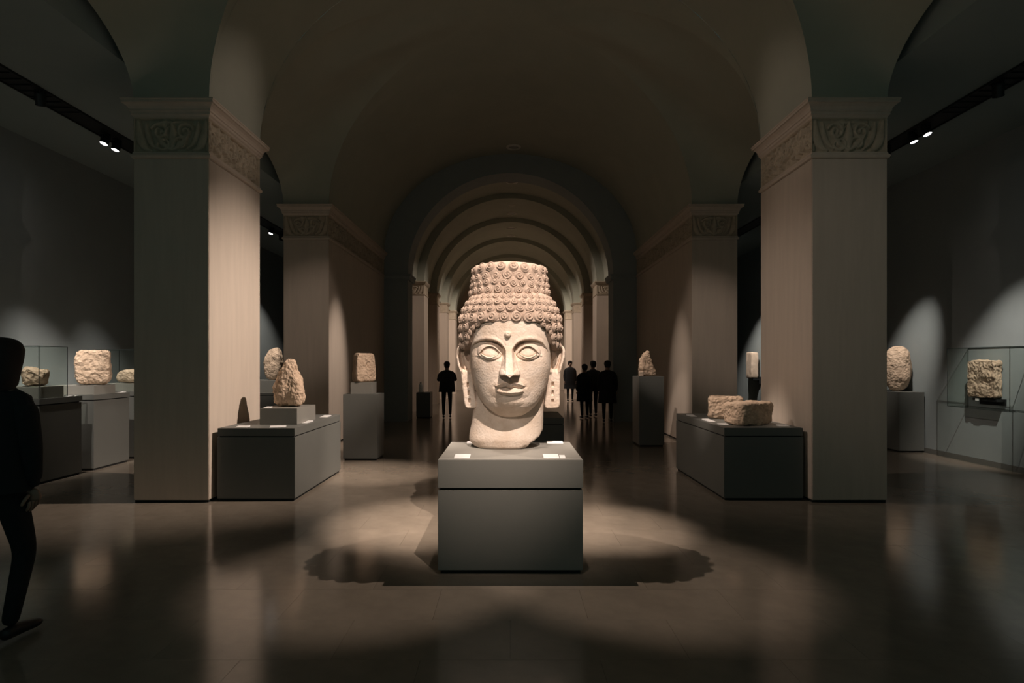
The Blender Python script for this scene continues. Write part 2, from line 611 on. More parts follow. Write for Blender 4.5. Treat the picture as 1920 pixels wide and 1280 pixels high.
def pillar(sgn, yr, label, inner, front=True):
    x0, x1 = sorted((sgn * XI, sgn * XO))
    y0, y1 = yr
    t = empty('pillar', ((x0 + x1) / 2, (y0 + y1) / 2, 0), 0, label, None, None, 'structure')
    inv = Matrix.Translation(-t.location)

    def put(o):
        o.parent = t
        o.location = Vector(o.location) - t.location
        return o
    put(box('base_gap', x0 + .012, x1 - .012, y0 + .012, y1 - .012, 0, 0.03, M['gap']))
    put(box('shaft', x0, x1, y0, y1, 0.03, 4.06, M['column'], bevel=0.008))
    put(rect_loft('astragal', x0, x1, y0, y1, [(0.0, 4.06), (0.018, 4.07), (0.026, 4.09), (0.018, 4.11), (0.006, 4.12),
                                               (0.006, 4.135)], M['column']))
    put(rect_loft('frieze_block', x0, x1, y0, y1, [(-0.068, 4.135), (-0.068, 4.545)], M['carved']))
    put(rect_loft('cornice', x0, x1, y0, y1, [(0.0, 4.545), (0.006, 4.56), (0.022, 4.575), (0.022, 4.605), (0.034, 4.612),
                                              (0.034, 4.635), (0.05, 4.66), (0.078, 4.685), (0.092, 4.69), (0.092, 4.72),
                                              (0.10, 4.725), (0.10, 4.74)], M['column']))
    if front:
        o = link_mesh('frieze_panel', FR['front'])
        o.location = (x0, y0 + 0.045, FZ0)
        put(o)
    ln = y1 - y0
    k = max(1, int(round(ln / 1.3)))
    me = FR[inner]
    wd = 1.24 if inner == 'long' else 1.39
    for i in range(k):
        o = link_mesh('frieze_panel', me)
        if sgn < 0:                      # face looks to +x
            o.rotation_euler = (0, 0, math.pi / 2)
            o.location = (x1 - 0.052, y0 + i * ln / k, FZ0)
        else:
            o.rotation_euler = (0, 0, -math.pi / 2)
            o.location = (x0 + 0.052, y0 + (i + 1) * ln / k, FZ0)
        o.scale = (ln / k / wd, 1, 1)
        put(o)
    return t


pillar(-1, P1, 'square pillar with carved capital and brightly lit inner face beside the dark bench on the left', 'inner')
pillar(1, P1, 'square pillar with carved capital beside the dark bench on the right', 'inner_b')
pillar(-1, P2, 'long pier with carved capital behind the left front pillar', 'long')
pillar(1, P2, 'long pier with carved capital behind the right front pillar', 'long')

# ------------------------------------------------------------------ gallery beyond the arch
FX = 2.93
FZS = 4.42
cv, cf = [], []
barrel(ARCHW[1], FAR_END, 8, 3.2, 3.0, FZS, 40)
for sg in (-1, 1):
    add_grid([[(sg * 3.19, ARCHW[1], FZS), (sg * 3.95, ARCHW[1], FZS)], [(sg * 3.19, FAR_END, FZS), (sg * 3.95, FAR_END, FZS)]])
o = obj('ceiling_gallery', cv, cf, M['vault'], smooth=True)
tag(o, kind='structure', label='barrel vault of the gallery beyond the arch')
FPY = [19.6, 22.9, 26.5, 30.6]
for sgn, side in ((-1, 'left'), (1, 'right')):
    x0, x1 = sorted((sgn * 3.85, sgn * 4.05))
    o = box('wall_gallery_' + side, x0, x1, ARCHW[1], FAR_END, -0.3, FZS + 0.1, M['plaster'])
    tag(o, kind='structure')
ordn = ['nearest', 'second', 'third', 'farthest']
for i, py in enumerate(FPY):
    for sgn, side in ((-1, 'left'), (1, 'right')):
        x0, x1 = sorted((sgn * FX, sgn * 3.9))
        t = empty('gallery_pier', (0, 0, 0), 0, '%s pier along the %s side of the gallery beyond the arch' % (ordn[i], side),
                  None, None, 'structure')
        box('shaft', x0, x1, py, py + 0.9, 0, 3.95, M['column'], t)
        rect_loft('capital', x0, x1, py, py + 0.9, [(0, 3.95), (0.02, 3.96), (0.02, 3.99), (0.0, 4.0), (0, 4.3), (0.03, 4.33),
                                                    (0.07, 4.39), (0.07, FZS)], M['carved'], t)
        if i == 0:
            o = link_mesh('frieze_panel', FR['front'], t)
            o.location = (x0 + 0.04, py - 0.004, 3.98)
            o.scale = (1, 0.6, 0.75)
    # rib
    seg = 40
    rows = []
    for (r, yy) in ((3.25, py), (FX, py), (FX, py + 0.9), (3.25, py + 0.9)):
        rows.append([(-r * math.cos(math.pi * k / seg), yy, FZS + r * 0.965 * math.sin(math.pi * k / seg)) for k in range(seg + 1)])
    vs = [p for r in rows for p in r]
    o = obj('trim_%d' % (3 + i), vs, grid_faces(seg + 1, 4), M['vault'], smooth=False)
    tag(o, kind='structure')
o = box('wall_end', -4.05, 4.05, FAR_END, FAR_END + 0.2, -0.3, 8.2, M['plaster'])
tag(o, kind='structure', label='far end wall of the gallery')
o = rect_loft('trim_7', -3.85, 3.85, FAR_END - 0.1, FAR_END, [(0, 4.55), (0.05, 4.6), (0.05, 4.66), (0.09, 4.7)], M['plaster'])
tag(o, kind='structure')
for i, yy in enumerate((18.3, 20.9, 22.2, 24.6, 26.1)):
    zc = FZS + 3.0 - 0.035
    if i == 1 or i == 3:
        zc = FZS + 3.0 - 0.035
    words = ['first', 'second', 'third', 'fourth', 'fifth']
    t = empty('downlight', (0.05, yy, zc), 0, 'small round recessed ceiling light in the gallery vault, %s from the arch' % words[i],
              'ceiling light', 'downlights along the gallery vault')
    lathe('rim', [(0.19, 0.05), (0.2, 0.02), (0.19, 0.0), (0.14, 0.0), (0.135, 0.03), (0.135, 0.05)], 28, M['ring'], t)
    lathe('diffuser', [(0.134, 0.03), (0.134, 0.04)], 28, M['lensoff'], t)
t = empty('downlight', (0.09, 15.7, ZS + RISE - 0.035), 0, 'round recessed ceiling light in the nave vault in front of the arch', 'ceiling light')
lathe('rim', [(0.19, 0.05), (0.2, 0.02), (0.19, 0.0), (0.14, 0.0), (0.135, 0.03), (0.135, 0.05)], 28, M['ring'], t)
lathe('diffuser', [(0.134, 0.03), (0.134, 0.04)], 28, M['lensoff'], t)
# gallery spots
for (lx, ly, ax, ay, az, w_) in ((1.8, 22.0, -3.2, 26.4, 2.2, 900), (-1.8, 22.0, 3.2, 26.4, 2.2, 900),
                                 (1.8, 17.6, -3.1, 19.7, 2.0, 420), (-1.8, 17.6, 3.1, 19.7, 2.4, 420),
                                 (0.6, 26.0, -3.1, 30.6, 2.5, 420), (-0.6, 26.0, 3.1, 30.6, 2.5, 500)):
    spot('gallery_spot', (lx, ly, 6.9), (ax, ay, az), w_ * 3.6, 50, 1.0, 0.03)


# ------------------------------------------------------------------ plinths
def plinth(name, x0, x1, y0, y1, h, label, lid=0.0, matk='plinth', gap=0.012, foot=0.03, group=None, inset=0.0, lidshrink=None):
    c = ((x0 + x1) / 2, (y0 + y1) / 2, 0)
    t = empty(name, c, 0, label, 'plinth', group)
    hx, hy = (x1 - x0) / 2, (y1 - y0) / 2
    m = M[matk]
    box('foot', -hx + .02, hx - .02, -hy + .02, hy - .02, 0, foot, M['gap'], t)
    top = h - lid
    if lid:
        box('body', -hx, hx, -hy, hy, foot, top - gap, m, t, bevel=0.003)
        box('shadow_gap', -hx + .02, hx - .02, -hy + .02, hy - .02, top - gap, top, M['gap'], t)
        i0 = inset
        box('top_slab', -hx + i0, hx - i0, -hy + i0, hy - i0, top, h, m, t, bevel=0.003)
    else:
        box('body', -hx, hx, -hy, hy, foot, h, m, t, bevel=0.003)
    return t


PZ = 0.893
plinth('main_plinth', -0.567, 0.567, 4.50, 5.53, PZ, 'large grey two part plinth under the giant carved head', 0.222, gap=0.018)
BZ = 0.87
plinth('bench_plinth', -3.50, -2.57, 6.87, 8.72, BZ, 'low dark grey bench plinth under the cone shaped stone beside the left pillar', 0.095, 'plinth_d', inset=0.004)
plinth('bench_plinth', 2.56, 3.51, 6.90, 8.90, BZ, 'low dark grey bench plinth under two stone blocks beside the right pillar', 0.095, 'plinth_d', inset=0.004)
plinth('tall_plinth', -2.83, -2.25, 9.74, 10.26, 1.118, 'mid height grey plinth carrying the tapered stone in front of the left long pier', 0, 'plinth_d')
plinth('tall_plinth', 2.54, 3.03, 11.35, 11.98, 1.38, 'tall narrow dark plinth carrying the curved broken fragment', 0, 'plinth_d')
plinth('display_plinth', -0.45, 1.02, 11.0, 12.4, 0.60, 'low plinth partly hidden behind the giant carved head', 0.12, 'plinth_d')
plinth('display_plinth', -2.82, -2.40, 17.25, 17.75, 0.76, 'small dark plinth just beyond the arch holding a small white bottle', 0, 'plinth_d')
AZ = 1.16
wl = ['grey aisle plinth under the small jagged stone next to the visitor in black',
      'grey aisle plinth under the largest square stone of the left aisle',
      'grey aisle plinth mostly hidden behind the left front pillar']
AP = [(7.80, 8.57), (8.82, 9.64), (9.92, 10.75)]
for (a, b), l in zip(AP, wl):
    plinth('aisle_plinth', -7.35, -6.38, a, b, AZ, l, 0.08, 'plinth_d', inset=-0.008)
plinth('aisle_plinth', -7.4, -6.0, 14.9, 16.1, 0.87, 'grey aisle plinth seen in the gap between the left pillars', 0.06, 'plinth')
plinth('aisle_plinth', 7.16, 7.62, 10.60, 11.60, 1.11, 'dark plinth under the oval stone against the right wall', 0, 'plinth_d')

# risers on the plinths
risers = [('riser_block', -3.16, -2.69, 7.26, 7.95, BZ, BZ + 0.205, 'grey riser block under the cone shaped stone'),
          ('riser_block', -2.72, -2.36, 9.80, 10.16, 1.118, 1.118 + 0.20, 'grey riser block under the tapered stone with a broken face'),
          ('riser_block', -7.1, -6.42, 7.86, 8.28, AZ, AZ + 0.16, 'grey riser block under the small jagged stone'),
          ('riser_block', -7.1, -6.42, 8.88, 9.36, AZ, AZ + 0.14, 'grey riser block under the largest square stone'),
          ('riser_block', -7.1, -6.44, 9.98, 10.5, AZ, AZ + 0.13, 'grey riser block under the half hidden rounded stone'),
          ('riser_block', -7.1, -6.1, 15.15, 15.9, 0.87, 0.87 + 0.32, 'grey riser block under the standing slab between the pillars')]
for nm, x0, x1, y0, y1, z0, z1, l in risers:
    o = box(nm, -(x1 - x0) / 2, (x1 - x0) / 2, -(y1 - y0) / 2, (y1 - y0) / 2, 0, z1 - z0, M['plinth'], bevel=0.003)
    o.location = ((x0 + x1) / 2, (y0 + y1) / 2, z0)
    tag(o, l, 'riser')


# ------------------------------------------------------------------ stones
def stone(name, loc, size, label, mk='stone_d', power=5.0, seed=0, rough=0.05, freq=3.0, rz=0.0, taper=None, outline=None,
          fine=0.5, cat='stone', n=20, cut=None):
    """rounded-box rock: superellipsoid cube, optional outline(z)->(x scale, y scale, x shift, y shift), fractal relief"""
    bm = bmesh.new()
    bmesh.ops.create_cube(bm, size=2.0)
    bmesh.ops.subdivide_edges(bm, edges=bm.edges[:], cuts=n, use_grid_fill=True)
    sx, sy, sz = size[0] / 2, size[1] / 2, size[2] / 2
    off = Vector((seed * 7.3, seed * 3.1, seed * 1.7))
    for v in bm.verts:
        p = v.co
        r = (abs(p.x) ** power + abs(p.y) ** power + abs(p.z) ** power) ** (1 / power)
        q = p / r
        nn = Vector((np.sign(q.x) * abs(q.x) ** (power - 1), np.sign(q.y) * abs(q.y) ** (power - 1),
                     np.sign(q.z) * abs(q.z) ** (power - 1)))
        nn.normalize()
        w = Vector((q.x * sx, q.y * sy, q.z * sz))
        if outline:
            a, b, cx, cy = outline((q.z + 1) / 2)
            w.x = w.x * a + cx * size[0]
            w.y = w.y * b + cy * size[1]
        s = min(size) * rough
        d = noise.fractal(w * freq + off, 1.0, 2.0, 5) * s
        d2 = (noise.turbulence(w * freq * 3.6 + off, 4, True) * s * fine + max(0.0, noise.noise(w * 34 + off)) * 0.014 * fine)
        w += nn * (d - d2 * 0.6)
        if cut:
            w = cut(w, off)
        w.z = max(w.z, -sz)
        w.z += sz
        v.co = w
    bm.normal_update()
    o = bm_obj(name, bm, M[mk], None, True, loc)
    o.rotation_euler = (0, 0, rz)
    return tag(o, label, cat)


def tab(*rows):
    return lambda t: tuple(float(np.interp(t, [r[0] for r in rows], [r[k] for r in rows])) for k in range(1, 5))


stone('cone_stone', (-2.925, 7.62, BZ + 0.205), (0.42, 0.36, 0.63),
      'cone shaped rough stone with a knob top on the bench plinth by the left pillar', power=3.4, seed=3, rough=0.075, freq=5.5, fine=1.0, n=44,
      outline=tab((0, 1.0, 1.0, 0, 0), (0.12, 1.0, 1.0, 0, 0), (0.45, .86, .9, 0.0, 0), (0.62, .72, .8, 0.01, 0), (0.78, .5, .62, 0.03, 0),
                  (0.86, .46, .55, .05, 0), (0.95, .42, .5, .06, 0), (1, .4, .5, .06, 0)))
stone('tapered_stone', (-2.53, 9.97, 1.318), (0.37, 0.30, 0.50), 'tapered upright stone with a broken face on the mid height plinth', seed=5,
      power=9, rough=0.03, freq=4, rz=0.55, fine=0.8, n=34, outline=tab((0, .98, 1, 0, 0), (0.3, 1, 1, 0, 0), (1, .84, .85, 0, 0)),
      cut=lambda w, o: Vector((w.x, w.y + (0.035 if (w.y < -0.05 and w.x > 0.03 + 0.05 * noise.noise(w * 9)) else 0), w.z)))
stone('block_stone', (3.03, 8.12, BZ), (0.46, 0.34, 0.315), 'rear of two rough stone blocks on the right bench plinth', seed=7, power=9,
      rough=0.07, freq=5, fine=0.8, rz=-0.35, n=36)
stone('block_stone', (3.02, 7.32, BZ), (0.52, 0.36, 0.29), 'front of two rough stone blocks on the right bench plinth', seed=8, power=9,
      rough=0.07, freq=5, fine=0.8, rz=0.42, n=36)
stone('small_jagged_stone', (-6.66, 8.08, AZ + 0.16), (0.33, 0.30, 0.265), 'small jagged stone in the glass case nearest the visitor in black',
      seed=11, power=4.5, rough=0.18, freq=4, fine=0.8, rz=0.5, n=34, outline=tab((0, .8, .9, -.04, 0), (0.5, .95, 1, -.02, 0), (1, .95, .8, .06, 0)))
stone('square_stone', (-6.60, 9.12, AZ + 0.14), (0.47, 0.30, 0.555), 'large square stone with pitted face in the left aisle', seed=13, power=8,
      rough=0.08, freq=5, fine=0.9, rz=0.50, n=40, outline=tab((0, .80, .9, 0, 0), (0.12, .93, 1, 0, 0), (0.5, 1, 1, 0, 0), (1, .97, .92, 0, 0)))
stone('rounded_stone', (-6.70, 10.25, AZ + 0.13), (0.50, 0.34, 0.24), 'low rounded stone half hidden by the left front pillar', seed=17, power=3.5,
      rough=0.07, freq=5, n=22)
stone('slab_stone', (-6.36, 15.5, 0.87 + 0.32), (0.46, 0.4, 0.86), 'upright rough slab seen in the gap between the left pillars', seed=19, power=4,
      rough=0.08, freq=5, n=26, outline=tab((0, .9, 1, 0, 0), (0.5, 1, 1, 0, 0), (0.75, .9, .9, .03, 0), (1, .5, .7, .1, 0)))
stone('oval_stone', (7.40, 11.02, 1.11), (0.44, 0.38, 0.86), 'tall oval stone with incised lines standing against the right wall', mk='stone_d', seed=23,
      power=3.2, rough=0.06, freq=5, fine=0.8, rz=-0.7, n=32, outline=tab((0, .82, .9, 0, 0), (0.25, .96, 1, 0, 0), (0.55, 1.05, 1, 0, 0), (0.85, .95, .9, 0, 0), (1, .8, .8, 0, 0)))
stone('broken_fragment', (2.77, 11.63, 1.38), (0.36, 0.3, 0.52), 'curved broken fragment with a smooth outer side on the tall narrow plinth', seed=29,
      power=5, rough=0.09, freq=7, fine=1.0, n=36, outline=tab((0, 1.02, 1, .04, 0), (0.3, .89, .95, -.055, 0), (0.6, .61, .85, -.14, 0), (0.85, .38, .7, -.10, 0), (1, .2, .5, .0, 0)))
stone('chip_stone', (2.59, 11.42, 1.38), (0.09, 0.10, 0.10), 'small pale square chip at the foot of the curved broken fragment', mk='stone', seed=31, power=8,
      rough=0.05, freq=8, n=10)

# relief on the right wall: block, dark bracket, card
r = stone('relief_block', (7.55, 9.18, 1.095), (0.14, 0.55, 0.60), 'square carved relief block in the wall mounted glass case', seed=37, power=12, rough=0.16,
          freq=7, fine=1.0, n=44)
t = empty('wall_bracket', (7.58, 9.14, 0.985), 0, 'dark metal bracket holding the square relief block on the right wall', 'bracket')
box('back_plate', 0.045, 0.07, -0.26, 0.22, 0.0, 0.10, M['bracket'], t)
box('shelf', -0.07, 0.05, -0.24, 0.22, 0.06, 0.100, M['bracket'], t)
o = box('label_card', -0.004, 0.004, -0.035, 0.035, -0.02, 0.02, M['card'])
o.location = (7.505, 9.26, 1.062)
tag(o, 'tiny white card on the bracket under the square relief block', 'label card')
stone('stone_tablet', (7.45, 17.75, 1.18), (0.22, 0.42, 0.80), 'narrow stone panel on the far right wall seen between the pillars', mk='stone', seed=41, power=12,
      rough=0.05, freq=6, n=18)
t = empty('wall_bracket', (7.48, 17.6, 1.02), 0, 'dark bracket under the narrow stone panel between the right pillars', 'bracket')
box('arm', -0.08, 0.15, -0.03, 0.03, 0.10, 0.155, M['bracket'], t)
box('back_plate', 0.10, 0.165, -0.05, 0.05, 0.0, 0.2, M['bracket'], t)

# small bottle on the far plinth
t = empty('bottle', (-2.72, 17.45, 0.76), 0, 'small white bottle shaped object on the plinth just beyond the arch', 'bottle')
lathe('body', [(0.055, 0), (0.06, 0.02), (0.06, 0.2), (0.05, 0.23), (0.03, 0.26)], 20, M['card'], t)
lathe('neck', [(0.028, 0.258), (0.026, 0.3), (0.03, 0.305), (0.03, 0.32)], 16, M['card'], t)


# ------------------------------------------------------------------ label cards
def card(x, y, z, w, d, label, rz=0.0, h=0.012, tilt=0.25):
    bm = bmesh.new()
    z1f, z1b = h * 0.35, h * (1 + tilt)
    v = [bm.verts.new(p) for p in ((-w / 2, -d / 2, 0), (w / 2, -d / 2, 0), (w / 2, d / 2, 0), (-w / 2, d / 2, 0),
                                   (-w / 2, -d / 2, z1f), (w / 2, -d / 2, z1f), (w / 2, d / 2, z1b), (-w / 2, d / 2, z1b))]
    for f in ((0, 3, 2, 1), (4, 5, 6, 7), (0, 1, 5, 4), (1, 2, 6, 5), (2, 3, 7, 6), (3, 0, 4, 7)):
        bm.faces.new([v[i] for i in f])
    bmesh.ops.bevel(bm, geom=bm.edges[:], offset=0.0004, segments=1, affect='EDGES')
    o = bm_obj('label_card', bm, M['card'], None, False, (x, y, z))
    o.rotation_euler = (0, 0, rz)
    return tag(o, label, 'label card')


card(-0.385, 4.63, PZ, 0.125, 0.125, 'white label card at the front left corner of the main plinth')
card(0.325, 4.63, PZ, 0.125, 0.125, 'white label card at the front right corner of the main plinth')
card(0.415, 4.605, PZ, 0.045, 0.075, 'narrow white card touching the front right label card of the main plinth')
card(0.42, 5.44, PZ, 0.15, 0.09, 'white label card at the rear right corner of the main plinth')
card(-0.36, 5.44, PZ, 0.10, 0.08, 'white label card at the rear left corner of the main plinth')
card(-2.68, 8.35, BZ, 0.10, 0.22, 'white card near the far end of the left bench plinth')
card(-2.66, 7.55, BZ, 0.06, 0.26, 'long white card beside the riser under the cone shaped stone')
card(-2.82, 6.99, BZ, 0.18, 0.12, 'white card at the front corner of the left bench plinth', 0.3)
card(-3.25, 6.99, BZ, 0.14, 0.10, 'pale card at the front edge of the left bench plinth near the pillar')
card(-3.10, 7.36, BZ + 0.205, 0.07, 0.12, 'white card on the riser block behind the cone shaped stone')
card(2.66, 8.45, BZ, 0.09, 0.22, 'white card near the far end of the right bench plinth')
card(2.67, 7.75, BZ, 0.09, 0.30, 'long white card on the right bench plinth beside the rear stone')
card(2.68, 7.25, BZ, 0.11, 0.14, 'white card on the right bench plinth beside the front stone')
card(3.36, 7.10, BZ, 0.13, 0.10, 'white card at the right end of the right bench plinth')
card(-6.42, 8.36, AZ, 0.09, 0.11, 'left of two white cards on the aisle plinth nearest the visitor in black')
card(-6.44, 8.50, AZ, 0.09, 0.07, 'right of two white cards on the aisle plinth nearest the visitor in black')
card(-6.42, 9.48, AZ, 0.06, 0.20, 'white card on the aisle plinth beside the largest square stone')
card(-2.52, 17.36, 0.76, 0.16, 0.14, 'white card on the small plinth beyond the arch')


# ------------------------------------------------------------------ glass cases
def vitrine(x0, x1, y0, y1, z0, z1, label, e=0.0035, wall=False):
    c = ((x0 + x1) / 2, (y0 + y1) / 2, z0)
    t = empty('glass_case', c, 0, label, 'glass case')
    hx, hy, h = (x1 - x0) / 2, (y1 - y0) / 2, z1 - z0
    p = 0.004
    box('pane', -hx, hx, -hy, -hy + p, 0, h, M['glass'], t)
    box('pane', -hx, hx, hy - p, hy, 0, h, M['glass'], t)
    box('pane', -hx, -hx + p, -hy + p, hy - p, 0, h, M['glass'], t)
    if not wall:
        box('pane', hx - p, hx, -hy + p, hy - p, 0, h, M['glass'], t)
    box('top_pane', -hx + p, hx - p, -hy + p, hy - p, h - p, h, M['glass'], t)
    if wall:
        box('bottom_pane', -hx + p, hx - p, -hy + p, hy - p, 0, p, M['glass'], t)
    for sx in (-1, 1):
        for sy in (-1, 1):
            box('edge', sx * hx - e, sx * hx + e, sy * hy - e, sy * hy + e, 0, h, M['edge'], t)
    for zz in ((0, h) if wall else (h,)):
        for s in (-1, 1):
            box('edge', -hx, hx, s * hy - e, s * hy + e, zz - e, zz + e, M['edge'], t)
            box('edge', s * hx - e, s * hx + e, -hy, hy, zz - e, zz + e, M['edge'], t)
    return t


vitrine(-7.2, -6.40, 7.82, 8.32, AZ, 1.88, 'clear glass case over the small jagged stone in the left aisle')
vitrine(-7.2, -6.42, 9.96, 10.6, AZ, 1.88, 'clear glass case partly hidden behind the left front pillar')
vitrine(7.30, 7.645, 8.42, 9.62, 0.93, 1.89, 'clear glass case around the square relief block on the right wall', wall=True)


# ------------------------------------------------------------------ track lights of the aisles
def track(sgn, label):
    t = empty('light_track', (sgn * 6.22, 11.0, 5.2), 0, label, 'light track')
    box('channel', -0.17, 0.17, -9.0, 9.0, -0.012, 0.0, M['track'], t)
    for s in (-1, 1):
        box('rail', s * 0.165 - 0.008, s * 0.165 + 0.008, -9.0, 9.0, -0.03, 0.0, M['can'], t)
    for k in range(40):
        yy = -8.8 + k * 0.16
        if yy < -2.8:
            box('louvre', -0.155, 0.155, yy, yy + 0.012, -0.028, -0.012, M['can'], t)
    return t


track(-1, 'long black light track on the left aisle ceiling')
track(1, 'long black light track on the right aisle ceiling')


def fixture(x, y, aim, label, watts, deg, lit=True, blend=1.0, color=NEUT):
    """can spotlight hanging from the track by a yoke, with its own lamp"""
    base = Vector((x, y, 5.165))
    t = empty('track_spotlight', base, 0, label, 'spotlight', 'track spotlights of the aisles')
    d = (Vector(aim) - (base + Vector((0, 0, -0.12)))).normalized()
    q = d.to_track_quat('-Z', 'Y')
    piv = Vector((0, 0, -0.10))
    b = lathe('body', [(0.002, 0.086), (0.03, 0.085), (0.05, 0.08), (0.058, 0.06), (0.060, -0.07), (0.063, -0.075), (0.063, -0.085), (0.055, -0.085), (0.053, -0.06)],
              24, M['can'], t, caps=False)
    b.location = piv
    b.rotation_euler = q.to_euler()
    ln = lathe('lens', [(0.0535, -0.068), (0.0535, -0.06)], 24, M['lens'] if lit else M['lensoff'], b)
    box('mount', -0.03, 0.03, -0.06, 0.06, -0.02, 0.0, M['can'], t)
    for s in (-1, 1):
        box('yoke_arm', s * 0.068 - 0.003, s * 0.068 + 0.003, -0.012, 0.012, -0.11, -0.015, M['can'], t)
    box('yoke_bridge', -0.071, 0.071, -0.012, 0.012, -0.026, -0.018, M['can'], t)
    if watts:
        spot('track_lamp', base + piv + d * 0.10, aim, watts, deg, blend, 0.03, color)
    return t


fixture(-6.08, 6.45, (-7.0, 8.25, 1.35), 'track spotlight nearest the camera on the left aisle track', 640, 32)
fixture(-6.08, 7.45, (-7.05, 9.3, 1.5), 'second track spotlight from the camera on the left aisle track', 850, 32)
fixture(-6.2, 8.82, (-6.7, 7.3, 1.0), 'left of the two glowing track spotlights on the left aisle ceiling', 60, 30)
fixture(-6.2, 9.07, (-6.7, 7.9, 1.0), 'right of the two glowing track spotlights on the left aisle ceiling', 60, 30)
fixture(-6.08, 9.45, (-6.95, 10.6, 1.4), 'track spotlight half hidden behind the left front pillar', 420, 36, lit=False)
fixture(-6.2, 13.6, (-6.5, 15.6, 1.7), 'unlit looking track spotlight in the gap between the left pillars', 700, 36, lit=False)
fixture(-6.2, 14.95, (-6.8, 13.2, 1.0), 'glowing track spotlight in the gap between the left pillars', 60, 30)
fixture(-6.2, 15.6, (-7.6, 17.9, 2.1), 'second track spotlight in the gap between the left pillars', 420, 34, lit=False)
fixture(6.1, 8.46, (6.7, 7.0, 1.0), 'upper of the two glowing track spotlights on the right aisle ceiling', 60, 30)
fixture(6.1, 8.74, (6.7, 7.6, 1.0), 'lower of the two glowing track spotlights on the right aisle ceiling', 60, 30)
fixture(6.1, 7.2, (7.6, 9.1, 1.35), 'track spotlight nearest the camera on the right aisle track', 820, 27)
fixture(6.1, 9.35, (7.5, 10.95, 1.7), 'dim track spotlight close to the right front pillar', 640, 25, lit=False)
fixture(6.1, 15.6, (7.6, 17.9, 1.6), 'track spotlight hidden behind the right pillars', 800, 30)

# ------------------------------------------------------------------ the giant head
HYC = 5.28                                # depth of the head's axis
UP = 5.2 / (F * 3.2)                      # metres per sketch unit (1/3.2 px at depth 5.2)


def zc(yc, Y=5.22):
    """height of sketch row yc seen at depth Y"""
    return EYE + (210.0 - yc / 3.2) * Y / F


def sect(ws, dfs, dbs, c, ph, pw=1.0):
    """closed section: half width, front depth, back depth about centre c (all in units)"""
    s, co = np.sin(ph), np.cos(ph)
    x = ws * s
    d = np.where(co >= 0, c + (dfs - c) * np.abs(co) ** pw, c - (c - dbs) * np.abs(co))
    return x, d


head = empty('carved_head', (0, HYC, PZ), 0, 'giant sandstone head with closed eyes, curled hair and long ears on the main plinth', 'sculpture')


def to_head(vs):
    return [(v[0], v[1] - HYC, v[2] - PZ) for v in vs]


# --- face
W_T = [(300, 225), (440, 232), (530, 238), (620, 243), (700, 242), (760, 231), (820, 212), (860, 195), (900, 168), (930, 140), (955, 112), (975, 82), (990, 45), (994, 12)]
D_T = [(300, 225, -240), (440, 262, -250), (500, 265, -250), (560, 266, -250), (620, 266, -245), (700, 266, -230), (780, 266, -190), (850, 266, -120),
       (895, 262, -60), (920, 254, -30), (940, 232, -10), (960, 200, 10), (978, 165, 30), (990, 130, 60), (994, 110, 80)]
NR, NA = 460, 560
rows_y = np.concatenate([np.linspace(300, 440, 20)[:-1], np.linspace(440, 930, NR - 60), np.linspace(930, 994, 42)[1:]])
# more columns at the front
aa = np.linspace(-1, 1, NA, endpoint=False)
PHI = np.pi * (0.62 * aa + 0.38 * aa ** 3)


def gauss(x, s):
    return np.exp(-(x / s) ** 2)


